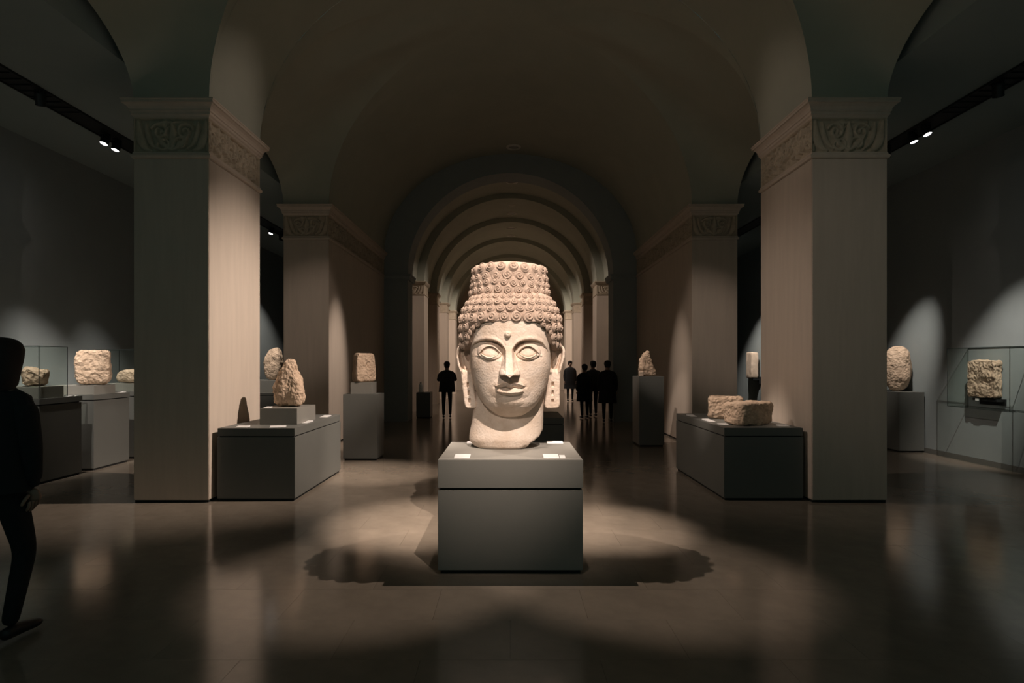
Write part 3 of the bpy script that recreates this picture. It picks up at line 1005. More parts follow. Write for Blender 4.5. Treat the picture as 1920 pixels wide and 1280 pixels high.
def face_relief(x, y):
    """forward relief (units) at sketch position x (from axis), y"""
    xc = -13 + np.clip((y - 500) * 0.036, 0, 12)       # the carving leans a little
    X = x - xc - 0.0
    A = np.abs(X)
    R = np.zeros_like(X)
    # brow edge
    yb = np.interp(A, [0, 22, 34, 48, 70, 100, 140, 175, 205, 228, 250], [598, 592, 572, 556, 541, 532, 529, 535, 552, 584, 640])
    below = y - yb
    # socket: sharp under the brow, dying out on the cheek
    side_in = smooth01((A - 20) / 14)
    depth = np.interp(A, [20, 45, 80, 130, 190, 225, 245], [30, 47, 44, 33, 20, 7, 0])
    soc = smooth01(below / 7.0) * (1 - smooth01((y - 588 - 0.0006 * (A - 115) ** 2) / 78.0)) * depth * side_in
    soc = np.where(A > 246, 0, soc)
    R -= soc
    # soft brow ridge above the edge
    R += 5.0 * gauss(np.minimum(below + 6, 60), 12) * (A > 18) * smooth01((240 - A) / 30) * (below < 7)
    # eyeball mound with heavy lid
    ex = (A - 115)
    mound = 1 - (ex / 78.0) ** 2 - ((y - 604) / 54.0) ** 2
    R += np.where(mound > 0, 30 * np.sqrt(np.clip(mound, 0, 1)), 0)
    # lid line: the lid arc overhangs the eye opening
    arc = 570 + 0.0105 * ex ** 2                       # lower rim of the upper lid
    inlid = np.abs(ex) < 74
    rim = gauss(y - arc, 4.5) * 10.0 * smooth01((76 - np.abs(ex)) / 14)
    R += rim
    lens = 1 - (ex / 50.0) ** 2 - ((y - 605) / 28.0) ** 2
    opening = (y > arc + 4) & (y < 640 - 0.0085 * ex ** 2) & inlid
    R -= np.where(opening, 15.0, 0) * smooth01((70 - np.abs(ex)) / 20)
    R += np.where((lens > 0) & opening, 11.5 * np.sqrt(np.clip(lens, 0, 1)), 0)
    R += gauss(y - (641 - 0.0085 * ex ** 2), 3.5) * 6.0 * smooth01((64 - np.abs(ex)) / 16)
    # tail of the lid running outward
    tail = gauss(y - (628 + 0.02 * (ex - 66)), 5) * smooth01((ex - 52) / 10) * smooth01((92 - ex) / 16)
    R += 7 * tail
    # nose
    yn = np.clip((y - 570) / 170.0, 0, 1)
    hn = 10 + 82 * yn ** 1.15
    wr = 15 + 8 * yn
    wn = np.interp(y, [540, 580, 640, 690, 715, 740, 765], [38, 33, 42, 50, 60, 65, 62])
    pe = np.interp(y, [580, 660, 715, 745], [0.04, 0.16, 0.42, 0.50])
    tt = np.clip((A - wr) / (wn - 5 - wr), 0, 1)
    prof = (1 + (pe - 1) * tt ** 0.85) * smooth01((wn - A) / 6.0)
    top = smooth01((y - 530) / 60)
    ybot = 744 + 13 * smooth01(1 - A / 24)
    bot = 1 - smooth01((y - ybot) / 7.0)
    R += hn * prof * top * bot
    # nostril wings and holes
    wing = 1 - ((A - 46) / 19.0) ** 2 - ((y - 729) / 19.0) ** 2
    R += np.where((wing > 0) & (y < 746), 9 * np.sqrt(np.clip(wing, 0, 1)), 0)
    # groove beside the nose to mouth
    # philtrum
    R -= 5 * gauss(X, 10) * smooth01((y - 762) / 12) * (1 - smooth01((y - 792) / 8))
    # mouth area swells
    R += 15 * np.clip(1 - (X / 130.0) ** 2 - ((y - 828) / 78.0) ** 2, 0, 1)
    # upper lip
    yt = np.interp(A, [0, 8, 23, 45, 70, 88, 96], [799, 795, 786.5, 790, 799, 808, 812])
    ym = np.interp(A, [0, 12, 24, 50, 78, 92], [829, 824, 819, 824, 824, 814])
    tl = (y - yt) / np.maximum(ym - yt, 3)
    ul = smooth01((y - yt) / 4.0) * (y < ym) * (A < 93)
    R += ul * (30 - 27 * np.clip(tl, 0, 1)) * smooth01((97 - A) / 24)
    # lower lip
    yl0 = ym
    yl1 = 866 - 0.0022 * A ** 2
    t2 = (y - yl0) / np.maximum(yl1 - yl0, 4)
    ll = (t2 > 0) & (t2 < 1) & (A < 80)
    lp = np.interp(t2, [0, 0.12, 0.62, 0.78, 1.0], [3, 14, 31, 24, 0])
    R += np.where(ll, lp * np.sqrt(np.clip(1 - (A / 82.0) ** 3.0, 0, 1)), 0)
    R -= 7 * gauss(y - ym, 3.0) * smooth01((94 - A) / 12)
    R -= 6 * gauss(A - 93, 8) * gauss(y - 816, 9)
    # hollow under the lower lip, chin ball
    R -= 6 * gauss(y - 880, 12) * gauss(X, 70)
    R += 12 * np.clip(1 - (X / 85.0) ** 2 - ((y - 905) / 36.0) ** 2, 0, 1)
    # round mark on the forehead
    um = 1 - ((X + 3) / 20.0) ** 2 - ((y - 503) / 21.0) ** 2
    R += np.where(um > 0, 22 * np.sqrt(np.clip(um, 0, 1)), 0)
    R -= 5 * gauss(np.hypot(X + 3, y - 501), 4.5)
    # full cheeks
    R += 7 * gauss(A - 150, 75) * gauss(y - 715, 80)
    return R


fv = []
front_w = np.clip(np.cos(PHI) * 4.0, 0, 1)
for yv in rows_y:
    (w_,), (df, db) = interp(yv, W_T), interp(yv, D_T)
    c = max(0.0, (db + df) / 2 - 40) if yv > 800 else 0.0
    c = np.interp(yv, [300, 760, 860, 930, 994], [0, 0, 30, 80, 95])
    X, D = sect(w_, df, db, c, PHI, 0.64)
    Yb = HYC - D * UP
    z0 = zc(yv)
    xw = X * UP
    # where this point shows in the photograph, to place the features
    pxu = xw * F * 3.2 / Yb
    pyu = (210.0 - (z0 - EYE) * F / Yb) * 3.2
    R = face_relief(pxu, pyu) * front_w
    Yp = Yb - R * UP
    for i in range(NA):
        fv.append((xw[i], Yp[i], z0))
ff = grid_faces(NA, len(rows_y), True)
ff.append(tuple(range(NA)))
b = (len(rows_y) - 1) * NA
ff.append(tuple(range(b + NA - 1, b - 1, -1)))
ff = [tuple(reversed(f)) for f in ff]

# --- neck with a broken lower edge (same mesh)
NAn = 140
k0 = len(fv)
ph = np.linspace(-np.pi, np.pi, NAn, endpoint=False)
nrows = 44
for j in range(nrows):
    t = j / (nrows - 1)
    y = 850 + t * (1197 - 850)
    xl = np.interp(y, [850, 950, 1010, 1060, 1110, 1145, 1197], [-215, -228, -236, -243, -252, -254, -216])
    xr = np.interp(y, [850, 950, 1040, 1080, 1110, 1150, 1197], [210, 204, 202, 200, 198, 192, 172])
    df = np.interp(y, [850, 960, 1060, 1130, 1175, 1197], [120, 128, 150, 172, 168, 148])
    db = np.interp(y, [850, 1000, 1197], [-190, -180, -150])
    cxn, hw = (xl + xr) / 2, (xr - xl) / 2
    for i in range(NAn):
        s, co = math.sin(ph[i]), math.cos(ph[i])
        x = cxn + hw * np.sign(s) * abs(s) ** 0.85
        d = (df * abs(co) ** 0.8) if co > 0 else db * abs(co)
        yy = y
        # lower rim: broken away and rising on the right, rounded on the left
        if x > 40:
            lim = 1188 - np.interp(x, [40, 90, 140, 175, 202], [0, 22, 52, 78, 112]) + 10 * noise.noise(Vector((x * 0.05, d * 0.05, 1.3)))
        else:
            lim = 1197 - np.interp(-x, [0, 120, 190, 230, 254], [2, 2, 12, 30, 52]) + 5 * noise.noise(Vector((x * 0.05, d * 0.05, 4.3)))
        over = max(0.0, y - lim)
        if over > 0:
            sh = max(0.55, 1 - over * 0.0062)
            x = cxn + (x - cxn) * sh
            d = d * sh
            jag = noise.fractal(Vector((x * 0.06, y * 0.08, d * 0.06)), 1.0, 2.0, 4) * 9
            d += jag
            x += jag * 0.4
        # throat line
        d += -3.0 * math.exp(-((y - 1040) / 5.0) ** 2) * max(co, 0)
        zz = zc(yy, 5.10)
        fv.append((x * UP * 0.985, HYC - d * UP, max(zz, PZ + 0.0005)))
ff += [tuple(reversed(f)) for f in grid_faces(NAn, nrows, True, k0)]
ff.append(tuple(range(k0 + (nrows - 1) * NAn, k0 + nrows * NAn)))
obj('face', to_head(fv), ff, M['head'], head, True)

# --- hair cap
H_T = [(262, 215, 200, -235), (285, 240, 222, -255), (320, 264, 243, -275), (360, 284, 250, -290), (410, 297, 258, -300), (450, 302, 266, -305),
       (520, 300, 275, -300), (580, 296, 275, -290), (640, 286, 265, -270), (690, 262, 245, -240), (720, 240, 225, -220)]


def hair_cut(y):
    """angle from the front inside which the forehead shows"""
    return float(np.interp(y, [438, 442, 452, 470, 500, 540, 560, 595, 720], [0.0, 0.52, 0.76, 0.87, 0.96, 1.06, 1.14, 1.5, 1.6]))


def hair_k(ph_, pc):
    a_ = np.abs(ph_) - pc
    return np.where(a_ < 0, 0.82 + 0.13 * smooth01((a_ + 0.05) / 0.05), 0.95 + 0.05 * smooth01(a_ / 0.35))


hv = []
NH = 240
hrows = np.linspace(262, 720, 110)
phh = np.linspace(-np.pi, np.pi, NH, endpoint=False)
for yv in hrows:
    w_, df, db = interp(yv, H_T)
    X, D = sect(w_, df, db, 0.0, phh, 0.72)
    pc = hair_cut(yv)
    if pc > 0:
        kf = hair_k(phh, pc)
    else:
        kf = np.ones_like(phh)
    X, D = X * kf, D * kf
    for i in range(NH):
        nn = 3.5 * noise.noise(Vector((X[i] * .03, yv * .03, D[i] * .03)))
        hv.append(((X[i]) * UP * 1.005, HYC - (D[i] + nn * np.sign(D[i])) * UP, zc(yv)))
hf = [tuple(reversed(f)) for f in grid_faces(NH, len(hrows), True)]
hf.append(tuple(range(NH)))
hair = obj('hair', to_head(hv), hf, M['hair'], head, True)

# --- topknot
T_T = [(78, 120), (80, 150), (86, 178), (96, 202), (112, 218), (140, 227), (160, 227), (168, 224), (180, 231), (205, 235), (212, 232), (222, 236),
       (250, 238), (280, 239), (300, 236)]
tv = []
trows = [t[0] for t in T_T]
NT = 160
pht = np.linspace(-np.pi, np.pi, NT, endpoint=False)
tilt_x = 0.0
for yv, w_ in T_T:
    for i in range(NT):
        x, d = w_ * math.sin(pht[i]), w_ * 0.93 * math.cos(pht[i]) - 8
        nn = 2.5 * noise.noise(Vector((x * .03, yv * .04, d * .03)))
        tv.append(((x - 6) * UP, HYC - d * UP, zc(yv) + nn * UP))
tf = [tuple(reversed(f)) for f in grid_faces(NT, len(T_T), True)]
tf.append(tuple(range(NT)))
knot = obj('topknot', to_head(tv), tf, M['hair'], head, True)


# --- curls (shared meshes): a snail-shell spiral on a low dome
def curl_mesh(name, hand):
    seg, rings = 26, 13
    vs, fs = [(0, 0, 0.60)], []
    for j in range(1, rings + 1):
        r = j / rings
        for i in range(seg):
            a = 2 * math.pi * i / seg
            dome = 0.56 * math.sqrt(max(0, 1 - (r * 0.98) ** 2.4))
            tt = (r * 2.05 - hand * a / (2 * math.pi)) % 1.0
            ridge = 0.24 * (0.5 - 0.5 * math.cos(2 * math.pi * tt)) * smooth01((1.02 - r) / 0.12)
            core = 0.16 * math.exp(-(r / 0.16) ** 2)
            vs.append((r * math.cos(a), r * math.sin(a), float(dome + ridge + core) - 0.10))
    for i in range(seg):
        fs.append((0, 1 + i, 1 + (i + 1) % seg))
    for j in range(rings - 1):
        for i in range(seg):
            a, b = 1 + j * seg + i, 1 + j * seg + (i + 1) % seg
            fs.append((a, a + seg, b + seg, b))
    me = bpy.data.meshes.new(name)
    me.from_pydata(vs, [], fs)
    me.polygons.foreach_set('use_smooth', [True] * len(me.polygons))
    me.materials.append(M['hair'])
    return me


CURLS = [curl_mesh('curl', 1), curl_mesh('curl', -1)]
rc = random.Random(5)


def put_curl(parent, x, d, y, r, nx, nd, nz):
    """x,d,y in sketch units; normal (x, forward, up)"""
    o = bpy.data.objects.new('curl', CURLS[rc.random() < 0.35])
    COL.objects.link(o)
    o.parent = parent
    p = Vector((x * UP, HYC - d * UP, zc(y)))
    o.location = (p.x, p.y - HYC, p.z - PZ)
    q = Vector((nx, -nd, nz)).normalized().to_track_quat('Z', 'Y')
    q = q @ Matrix.Rotation(rc.random() * 6.28, 3, 'Z').to_quaternion()
    o.rotation_mode = 'QUATERNION'
    o.rotation_quaternion = q
    s = r * UP * rc.uniform(0.93, 1.06)
    o.scale = (s, s, s * rc.uniform(0.85, 1.0))


for k, (yv, w_, r, nz) in enumerate(((118, 217, 30, 0.5), (172, 224, 30, 0.12), (212, 233, 24, 0.1), (252, 238, 26, 0.05))):
    cnt = int(2 * math.pi * w_ / (2.22 * r))
    for i in range(cnt):
        a = 2 * math.pi * (i + 0.5 * (k % 2)) / cnt + 0.1
        if math.cos(a) < -0.55:
            continue
        put_curl(knot, w_ * 0.985 * math.sin(a) - 6, w_ * 0.985 * 0.93 * math.cos(a) - 8, yv + rc.uniform(-4, 4) + 4 * math.sin(3 * a), r,
                 math.sin(a), math.cos(a), nz)
HR = [(292, 20, 0.75), (324, 23, 0.62), (362, 27, 0.45), (412, 33, 0.2), (466, 30, 0.0), (518, 28, 0.0), (568, 26, 0.0), (616, 24, -0.05), (660, 22, -0.1)]
for k, (yv, r, nz) in enumerate(HR):
    w_, df, db = interp(yv, H_T)
    cnt = int(2 * math.pi * w_ / (2.08 * r))
    pc = hair_cut(yv - 8) if yv > 440 else 0.0
    for i in range(cnt):
        a = 2 * math.pi * (i + 0.5 * (k % 2)) / cnt
        a = (a + math.pi) % (2 * math.pi) - math.pi
        if abs(a) < pc + (0.06 if pc else 0) or abs(a) > 2.0:
            continue
        X, D = sect(w_, df, db, 0.0, np.array([a]), 0.72)
        kf = float(hair_k(np.array([a]), pc)[0]) * 0.985 if pc else 0.985
        put_curl(hair, float(X[0]) * kf, float(D[0]) * kf, yv + rc.uniform(-3, 3), r, math.sin(a), math.cos(a), nz)
# a line of curls framing the forehead
for s in (-1, 1):
    for (a, yv) in ((0.72, 448), (0.88, 468), (0.98, 494), (1.06, 522), (1.14, 550)):
        w_, df, db = interp(yv, H_T)
        X, D = sect(w_, df, db, 0.0, np.array([s * a]), 0.72)
        kf = float(hair_k(np.array([a]), hair_cut(yv))[0]) * 0.985
        put_curl(hair, float(X[0]) * kf, float(D[0]) * kf, yv, 25, math.sin(s * a), math.cos(a), 0.0)


# --- ears
def ear(tabx, slots, cdepth, flip, nu=54, nv=150):
    y0, y1 = tabx[0][0], tabx[-1][0]
    vs = []
    ys = y0 + (y1 - y0) * (0.5 - 0.5 * np.cos(np.pi * np.linspace(0, 1, nv)))
    us = np.linspace(0, 1, nu)
    fr, bk = [], []
    for y in ys:
        xl, xr = interp(y, tabx)
        xl, xr = xl - 438, xr - 438
        for u in us:
            x = xl + (xr - xl) * u
            o = (1 - u) if flip else u             # o=0 outer edge, 1 inner edge
            wd = abs(xr - xl)
            e_out = o * wd
            e_in = (1 - o) * wd
            e_top = (y - y0)
            e_bot = (y1 - y)
            up = smooth01((742 - y) / 26.0)         # upper ear (shell) vs lobe
            d_edge = min(e_out, e_top * 0.9)
            rim = math.sqrt(max(0, 1 - ((d_edge - 9) / 9.5) ** 2)) * 12 if d_edge < 18.5 else 0
            shell = -30 * float(smooth01((d_edge - 15) / 12)) * float(smooth01((728 - y) / 20)) * (0.45 + 0.55 * float(smooth01((e_in - 4) / 14)))
            # inner slope of the shell rising towards the lower ear
            anti = 15 * math.exp(-((d_edge - 34 - (y - 640) * 0.06) / 7.0) ** 2) * float(smooth01((y - 590) / 30)) * float(smooth01((735 - y) / 30))
            tragus = 16 * math.exp(-((e_in - 8) / 9.0) ** 2 - ((y - 722) / 13.0) ** 2)
            rnd_ = -7 * (max(0, 1 - min(e_out, e_in, e_bot) / 7.0)) ** 2
            lobe = 3.0
            d = float(up) * (rim + shell + anti) + tragus + (1 - float(up)) * lobe + rnd_
            for (sx0, sx1, sy0, sy1) in slots:
                sx, sy = x + 438, y
                m = min(sx - sx0, sx1 - sx, sy - sy0, sy1 - sy)
                if m > -1.5:
                    d -= 20 * float(smooth01((m + 1.5) / 3.0))
            d += 1.5 * noise.noise(Vector((x * .06, y * .06, 2.2)))
            lean = (1 - o) * -6 + (y - y0) * 0.06 + cdepth
            dd = d + lean
            fr.append((x * UP, HYC - dd * UP, zc(y)))
            bk.append((x * UP, HYC - (lean - 44 - (0 if o < 0.6 else 26 * float(up))) * UP, zc(y)))
    n = nu * nv
    vs = fr + bk
    fs = [tuple(reversed(f)) for f in grid_faces(nu, nv)]
    fs += [tuple(i + n for i in f) for f in grid_faces(nu, nv)]
    for j in range(nv - 1):
        a, b = j * nu, (j + 1) * nu
        fs.append((a, b, b + n, a + n))
        a, b = j * nu + nu - 1, (j + 1) * nu + nu - 1
        fs.append((b, a, a + n, b + n))
    for i in range(nu - 1):
        fs.append((i + 1, i, i + n, i + 1 + n))
        k = (nv - 1) * nu
        fs.append((k + i, k + i + 1, k + i + 1 + n, k + i + n))
    return obj('ear', to_head(vs), fs, M['head'], head, True)


ear([(566, 136, 152), (570, 127, 166), (580, 119, 182), (600, 114, 194), (640, 112, 200), (690, 120, 203), (740, 139, 208), (800, 149, 215), (870, 157, 226),
     (915, 162, 234), (932, 167, 234), (940, 176, 228), (943, 190, 214)],
    [(176, 188, 792, 818), (182, 194, 838, 866), (186, 199, 886, 910)], 42, False)
ear([(564, 724, 742), (568, 712, 752), (580, 698, 762), (600, 688, 768), (640, 680, 766), (690, 675, 752), (740, 670, 739), (800, 660, 735), (870, 650, 734),
     (920, 643, 734), (936, 647, 728), (944, 660, 714)],
    [(685, 700, 788, 814), (685, 698, 838, 866), (685, 698, 888, 908)], 42, True)


# ------------------------------------------------------------------ visitors
def skin_obj(name, chains, mat_, parent, levels=2, smooth=True):
    """chains: list of islands; each island = (verts [(x,y,z,r)], edges). Returns a real mesh grown with Skin + Subdivision."""
    vs, es, rs, roots = [], [], [], []
    for (v, e) in chains:
        k = len(vs)
        roots.append(k)
        vs += [p[:3] for p in v]
        rs += [p[3] for p in v]
        es += [(a + k, b + k) for a, b in e]
    me = bpy.data.meshes.new(name + '_skeleton')
    me.from_pydata(vs, es, [])
    o = bpy.data.objects.new(name + '_tmp', me)
    COL.objects.link(o)
    md = o.modifiers.new('skin', 'SKIN')
    md.use_smooth_shade = True
    lay = me.skin_vertices[0].data if me.skin_vertices else None
    if lay is None:
        bpy.context.view_layer.update()
        lay = me.skin_vertices[0].data
    for i, rr in enumerate(rs):
        if isinstance(rr, tuple):
            lay[i].radius = rr
        else:
            lay[i].radius = (rr, rr)
        lay[i].use_root = i in roots
    s = o.modifiers.new('sub', 'SUBSURF')
    s.levels = levels
    s.render_levels = levels
    dg = bpy.context.evaluated_depsgraph_get()
    dg.update()
    ev = o.evaluated_get(dg)
    m2 = bpy.data.meshes.new_from_object(ev, preserve_all_data_layers=False, depsgraph=dg)
    bpy.data.objects.remove(o)
    m2.name = name
    m2.materials.clear()
    m2.materials.append(mat_)
    m2.polygons.foreach_set('use_smooth', [True] * len(m2.polygons))
    return link_mesh(name, m2, parent)


def ring_loft(name, rings, mat_, parent, seg=28, caps=True, wob=0.0, seed=0):
    """rings: (z, rx, ry, cx, cy)"""
    vs = []
    for j, (z, rx, ry, cx, cy) in enumerate(rings):
        for i in range(seg):
            a = 2 * math.pi * i / seg
            k = 1 + wob * noise.noise(Vector((math.cos(a) * 2 + seed, math.sin(a) * 2, z * 2.5)))
            c, s = math.cos(a), math.sin(a)
            vs.append((cx + rx * k * np.sign(c) * abs(c) ** 0.85, cy + ry * k * np.sign(s) * abs(s) ** 0.85, z))
    fs = [tuple(reversed(f)) for f in grid_faces(seg, len(rings), True)] if rings[0][0] > rings[-1][0] else grid_faces(seg, len(rings), True)
    if caps:
        fs.append(tuple(range(seg)))
        b = (len(rings) - 1) * seg
        fs.append(tuple(range(b, b + seg)))
    o = obj(name, vs, fs, mat_, parent, True)
    return o


def hand_chains(wrist, elbow, side, inward):
    """palm + five curled fingers hanging from the wrist along the forearm direction"""
    w = Vector(wrist)
    d = (w - Vector(elbow)).normalized()
    inn_ = Vector(inward)
    inn_ = (inn_ - d * inn_.dot(d)).normalized()      # palm faces this way
    acr = d.cross(inn_).normalized() * side           # across the palm, thumb side forward
    out = []
    p1 = w + d * 0.085
    out.append(([(*w, (0.026, 0.020)), (*(w + d * 0.045), (0.040, 0.017)), (*p1, (0.040, 0.015))], [(0, 1), (1, 2)]))
    for k, (o, l) in enumerate(((0.030, 0.070), (0.010, 0.078), (-0.010, 0.073), (-0.029, 0.058))):
        a = p1 + acr * o - d * 0.012
        b_ = a + d * l * 0.5 + inn_ * 0.008
        c = a + d * l * 0.82 + inn_ * 0.026
        e = a + d * l * 1.02 + inn_ * 0.046
        out.append(([(*a, 0.0095), (*b_, 0.009), (*c, 0.008), (*e, 0.007)], [(0, 1), (1, 2), (2, 3)]))
    a = w + d * 0.030 + acr * 0.026
    b_ = w + d * 0.062 + acr * 0.052 + inn_ * 0.012
    c = w + d * 0.095 + acr * 0.058 + inn_ * 0.026
    out.append(([(*a, 0.012), (*b_, 0.0105), (*c, 0.009)], [(0, 1), (1, 2)]))
    return out


def person(loc, rz, h, label, J, top='cloth', legs='cloth', coat=None, hair=None, skin='skin', group=None, extra=None):
    """J: joint positions for a 1.70 m figure that faces -y. One grown body, clothing and hair as children."""
    t = empty('person', loc, rz, label, 'person', group)
    t.scale = (h / 1.70,) * 3
    v, e = [], []

    def add(p, r, link=None):
        v.append((*p, r))
        if link is not None:
            e.append((link, len(v) - 1))
        return len(v) - 1
    pel = add((0, 0, 0.93), (0.155, 0.105))
    wai = add((0, 0.0, 1.08), (0.135, 0.09), pel)
    che = add((0, J.get('lean', 0.0), 1.27), (0.155, 0.105), wai)
    shl = add((0, J.get('lean', 0.0), 1.385), (0.11, 0.075), che)
    lean = J.get('lean', 0.0)
    nk = add((0, lean - 0.005, 1.455), 0.055, shl)
    hx, hy = J.get('head', (0.0, -0.015))
    n2 = add((hx, lean + hy, 1.52), (0.060, 0.065), nk)
    h1 = add((hx, lean + hy, 1.585), (0.074, 0.092), n2)
    add((hx, lean + hy, 1.655), (0.066, 0.082), h1)
    nose = add((hx, lean + hy - 0.09, 1.575), 0.016, h1)
    hands = []
    for s, key in ((-1, 'L'), (1, 'R')):
        sh, el, wr = J['arm' + key]
        a = add(sh, 0.062, shl)
        b_ = add(el, 0.047, a)
        add(wr, 0.032, b_)
        hands.append(hand_chains(wr, el, s, J.get('palm' + key, (-s, 0, 0))))
        hp, kn, an = J['leg' + key]
        a = add(hp, 0.088, pel)
        b_ = add(kn, 0.060, a)
        c = add(an, 0.042, b_)
    body = skin_obj('body', [(v, e)], M[legs], t)
    for hc in hands:
        skin_obj('hand', hc, M[skin], t, 1)
    # head skin overlay is the body itself; face and neck get skin colour through a second slot
    body.data.materials.append(M[skin])
    for p in body.data.polygons:
        if p.center.z > 1.435 and abs(p.center.x - hx) < 0.13:
            p.material_index = 1
    for s, key in ((-1, 'L'), (1, 'R')):
        an = J['leg' + key][2]
        f = J.get('foot' + key, (0, -1))
        fx, fy = f
        ax, ay = an[0], an[1]
        zb = an[2] - 0.075
        skin_obj('shoe', [([(ax - fx * .05, ay - fy * .05, zb + .04, (0.040, 0.038)), (ax + fx * .05, ay + fy * .05, zb + .045, (0.044, 0.042)),
                            (ax + fx * .15, ay + fy * .15, zb + .03, (0.043, 0.028)), (ax + fx * .20, ay + fy * .20, zb + .026, (0.030, 0.022))],
                           [(0, 1), (1, 2), (2, 3)])], M['shoe'], t, 1)
    if coat:
        ring_loft('coat', coat, M[top], t, wob=0.06, seed=h * 3)
        for key in 'LR':
            sh, el, wr = (Vector(q) for q in J['arm' + key])
            cuff = wr + (el - wr) * 0.12
            skin_obj('sleeve', [([(*sh, 0.078), (*((sh + el) / 2), 0.068), (*el, 0.060), (*cuff, 0.046)], [(0, 1), (1, 2), (2, 3)])], M[top], t, 2)
    if hair:
        rings = [(z, rx, ry, hx + cx, lean + hy + cy) for (z, rx, ry, cx, cy) in hair]
        ring_loft('hair', rings, M['hairdark'], t, seg=24, wob=0.05, seed=2)
    if extra:
        extra(t)
    return t


def arm_down(s, out=0.0, fwd=0.0):
    return ((s * 0.185, 0.0, 1.385), (s * (0.235 + out), 0.03, 1.10), (s * (0.235 + out * 0.8), -0.03 - fwd, 0.86))


def stand(step=0.0):
    return {'armL': arm_down(-1), 'armR': arm_down(1),
            'legL': ((-0.09, 0, 0.88), (-0.10, -0.02 - step, 0.48), (-0.10, 0.02 - step, 0.085)),
            'legR': ((0.09, 0, 0.88), (0.10, -0.02 + step, 0.48), (0.10, 0.03 + step, 0.085))}


LONG_COAT = [(1.47, 0.07, 0.07, 0, 0), (1.44, 0.13, 0.09, 0, 0), (1.40, 0.205, 0.115, 0, 0), (1.30, 0.225, 0.14, 0, 0), (1.1, 0.215, 0.145, 0, 0), (0.95, 0.225, 0.155, 0, 0),
             (0.75, 0.245, 0.17, 0, 0), (0.55, 0.26, 0.185, 0, 0)]
MID_COAT = [(1.47, 0.07, 0.07, 0, 0), (1.44, 0.13, 0.09, 0, 0), (1.40, 0.20, 0.115, 0, 0), (1.30, 0.22, 0.14, 0, 0), (1.1, 0.21, 0.145, 0, 0), (0.95, 0.225, 0.15, 0, 0),
            (0.80, 0.235, 0.16, 0, 0)]
TOP = [(1.46, 0.065, 0.065, 0, 0), (1.43, 0.13, 0.09, 0, 0), (1.40, 0.19, 0.11, 0, 0), (1.30, 0.205, 0.13, 0, 0), (1.1, 0.18, 0.125, 0, 0), (0.95, 0.185, 0.13, 0, 0),
       (0.86, 0.19, 0.13, 0, 0)]
SHORT_HAIR = [(1.742, 0.012, 0.014, 0, 0.01), (1.738, 0.035, 0.045, 0, 0.01), (1.722, 0.065, 0.082, 0, 0.012), (1.69, 0.09, 0.112, 0, 0.015), (1.64, 0.096, 0.108, 0, 0.025), (1.59, 0.085, 0.085, 0, 0.035), (1.54, 0.07, 0.06, 0, 0.045)]
BOB_HAIR = [(1.742, 0.012, 0.014, 0, 0.0), (1.739, 0.035, 0.04, 0, 0.0), (1.727, 0.068, 0.078, 0, 0.005), (1.705, 0.093, 0.103, 0, 0.01), (1.67, 0.112, 0.118, 0, 0.016), (1.62, 0.122, 0.12, 0, 0.03), (1.54, 0.128, 0.11, 0, 0.045), (1.47, 0.125, 0.095, 0, 0.05),
            (1.435, 0.10, 0.075, 0, 0.05)]

# visitor at the left edge, walking away from the camera
J = {'armL': ((-0.175, 0.0, 1.385), (-0.20, -0.03, 1.11), (-0.185, -0.06, 0.87)),
     'armR': ((0.175, 0.0, 1.385), (0.20, 0.07, 1.11), (0.185, 0.02, 0.86)),
     'legL': ((-0.085, 0, 0.88), (-0.09, -0.10, 0.49), (-0.09, 0.0, 0.085)),
     'legR': ((0.085, 0, 0.88), (0.075, 0.06, 0.48), (0.06, 0.24, 0.11)),
     'lean': -0.02}
# facing away: local -y must point to +y, so left/right mirror as well
person((-3.06, 3.42, 0), math.pi - 0.12, 1.76, 'visitor in black clothing with chin length dark hair walking at the left edge', J, 'cloth', 'cloth', TOP, BOB_HAIR)


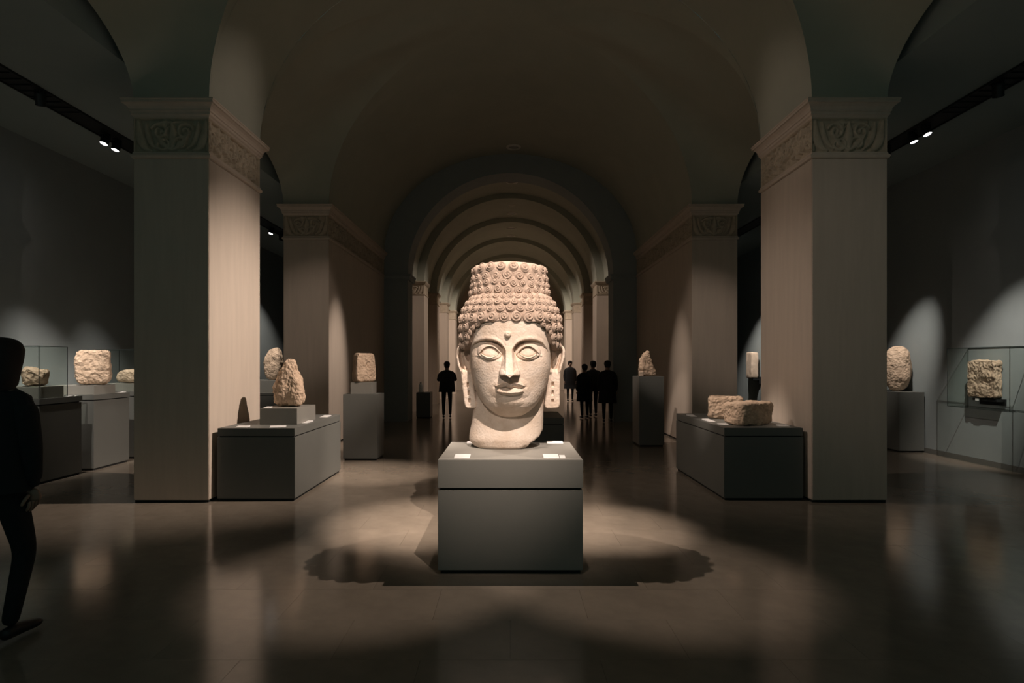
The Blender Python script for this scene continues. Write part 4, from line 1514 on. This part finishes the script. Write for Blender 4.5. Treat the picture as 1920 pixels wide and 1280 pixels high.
def backpack(t):
    ring_loft('backpack', [(1.36, 0.08, 0.05, 0, 0.17), (1.33, 0.13, 0.09, 0, 0.18), (1.2, 0.145, 0.11, 0, 0.19), (1.0, 0.15, 0.11, 0, 0.19), (0.93, 0.12, 0.08, 0, 0.18)],
              M['cloth_b'], t, wob=0.04)


J = stand(0.03)
J['armL'] = ((-0.185, 0, 1.385), (-0.265, -0.10, 1.15), (-0.09, -0.24, 1.36))
J['armR'] = ((0.185, 0, 1.385), (0.265, -0.10, 1.14), (0.09, -0.24, 1.38))
J['head'] = (0.0, -0.03)
person(W(839, 785, 17.2) * Vector((1, 1, 0)) if False else ((838 - CX) * 17.2 / F, 17.2, 0), math.pi + 0.1, 1.66,
       'visitor in dark jacket with backpack and raised arms left of the giant head', J, 'cloth_b', 'cloth', [(z, rx * 1.08, ry * 1.1, a, b) for (z, rx, ry, a, b) in MID_COAT], SHORT_HAIR, extra=backpack)
J = stand(0.02)
person(((1139 - CX) * 15.95 / F, 15.95, 0), math.pi - 0.15, 1.68, 'rightmost visitor in a long black coat beyond the giant head', J, 'cloth', 'cloth', LONG_COAT, SHORT_HAIR)


def shoulder_bag(t):
    ring_loft('shoulder_bag', [(1.06, 0.05, 0.10, -0.25, 0.06), (1.03, 0.075, 0.14, -0.25, 0.06), (0.9, 0.085, 0.16, -0.25, 0.06), (0.80, 0.08, 0.15, -0.25, 0.06), (0.78, 0.06, 0.12, -0.25, 0.06)],
              M['cloth_g'], t, wob=0.03)


J = stand(0.03)
person(((1096 - CX) * 17.1 / F, 17.1, 0), math.pi + 0.2, 1.58, 'shorter visitor in a long dark coat, leftmost of the trio right of the giant head', J, 'cloth', 'cloth', LONG_COAT, SHORT_HAIR)
J = stand(0.05)
person(((1112 - CX) * 17.65 / F, 17.65, 0), math.pi + 0.15, 1.68, 'visitor with a grey shoulder bag between two visitors in dark coats', J, 'cloth_b', 'cloth', MID_COAT, SHORT_HAIR, extra=shoulder_bag)
J = stand(0.0)
person(((1069 - CX) * 24.5 / F, 24.5, 0), 0.1, 1.70, 'distant visitor in a dark knee length coat standing far down the gallery', J, 'cloth_b', 'cloth_b', LONG_COAT, SHORT_HAIR)
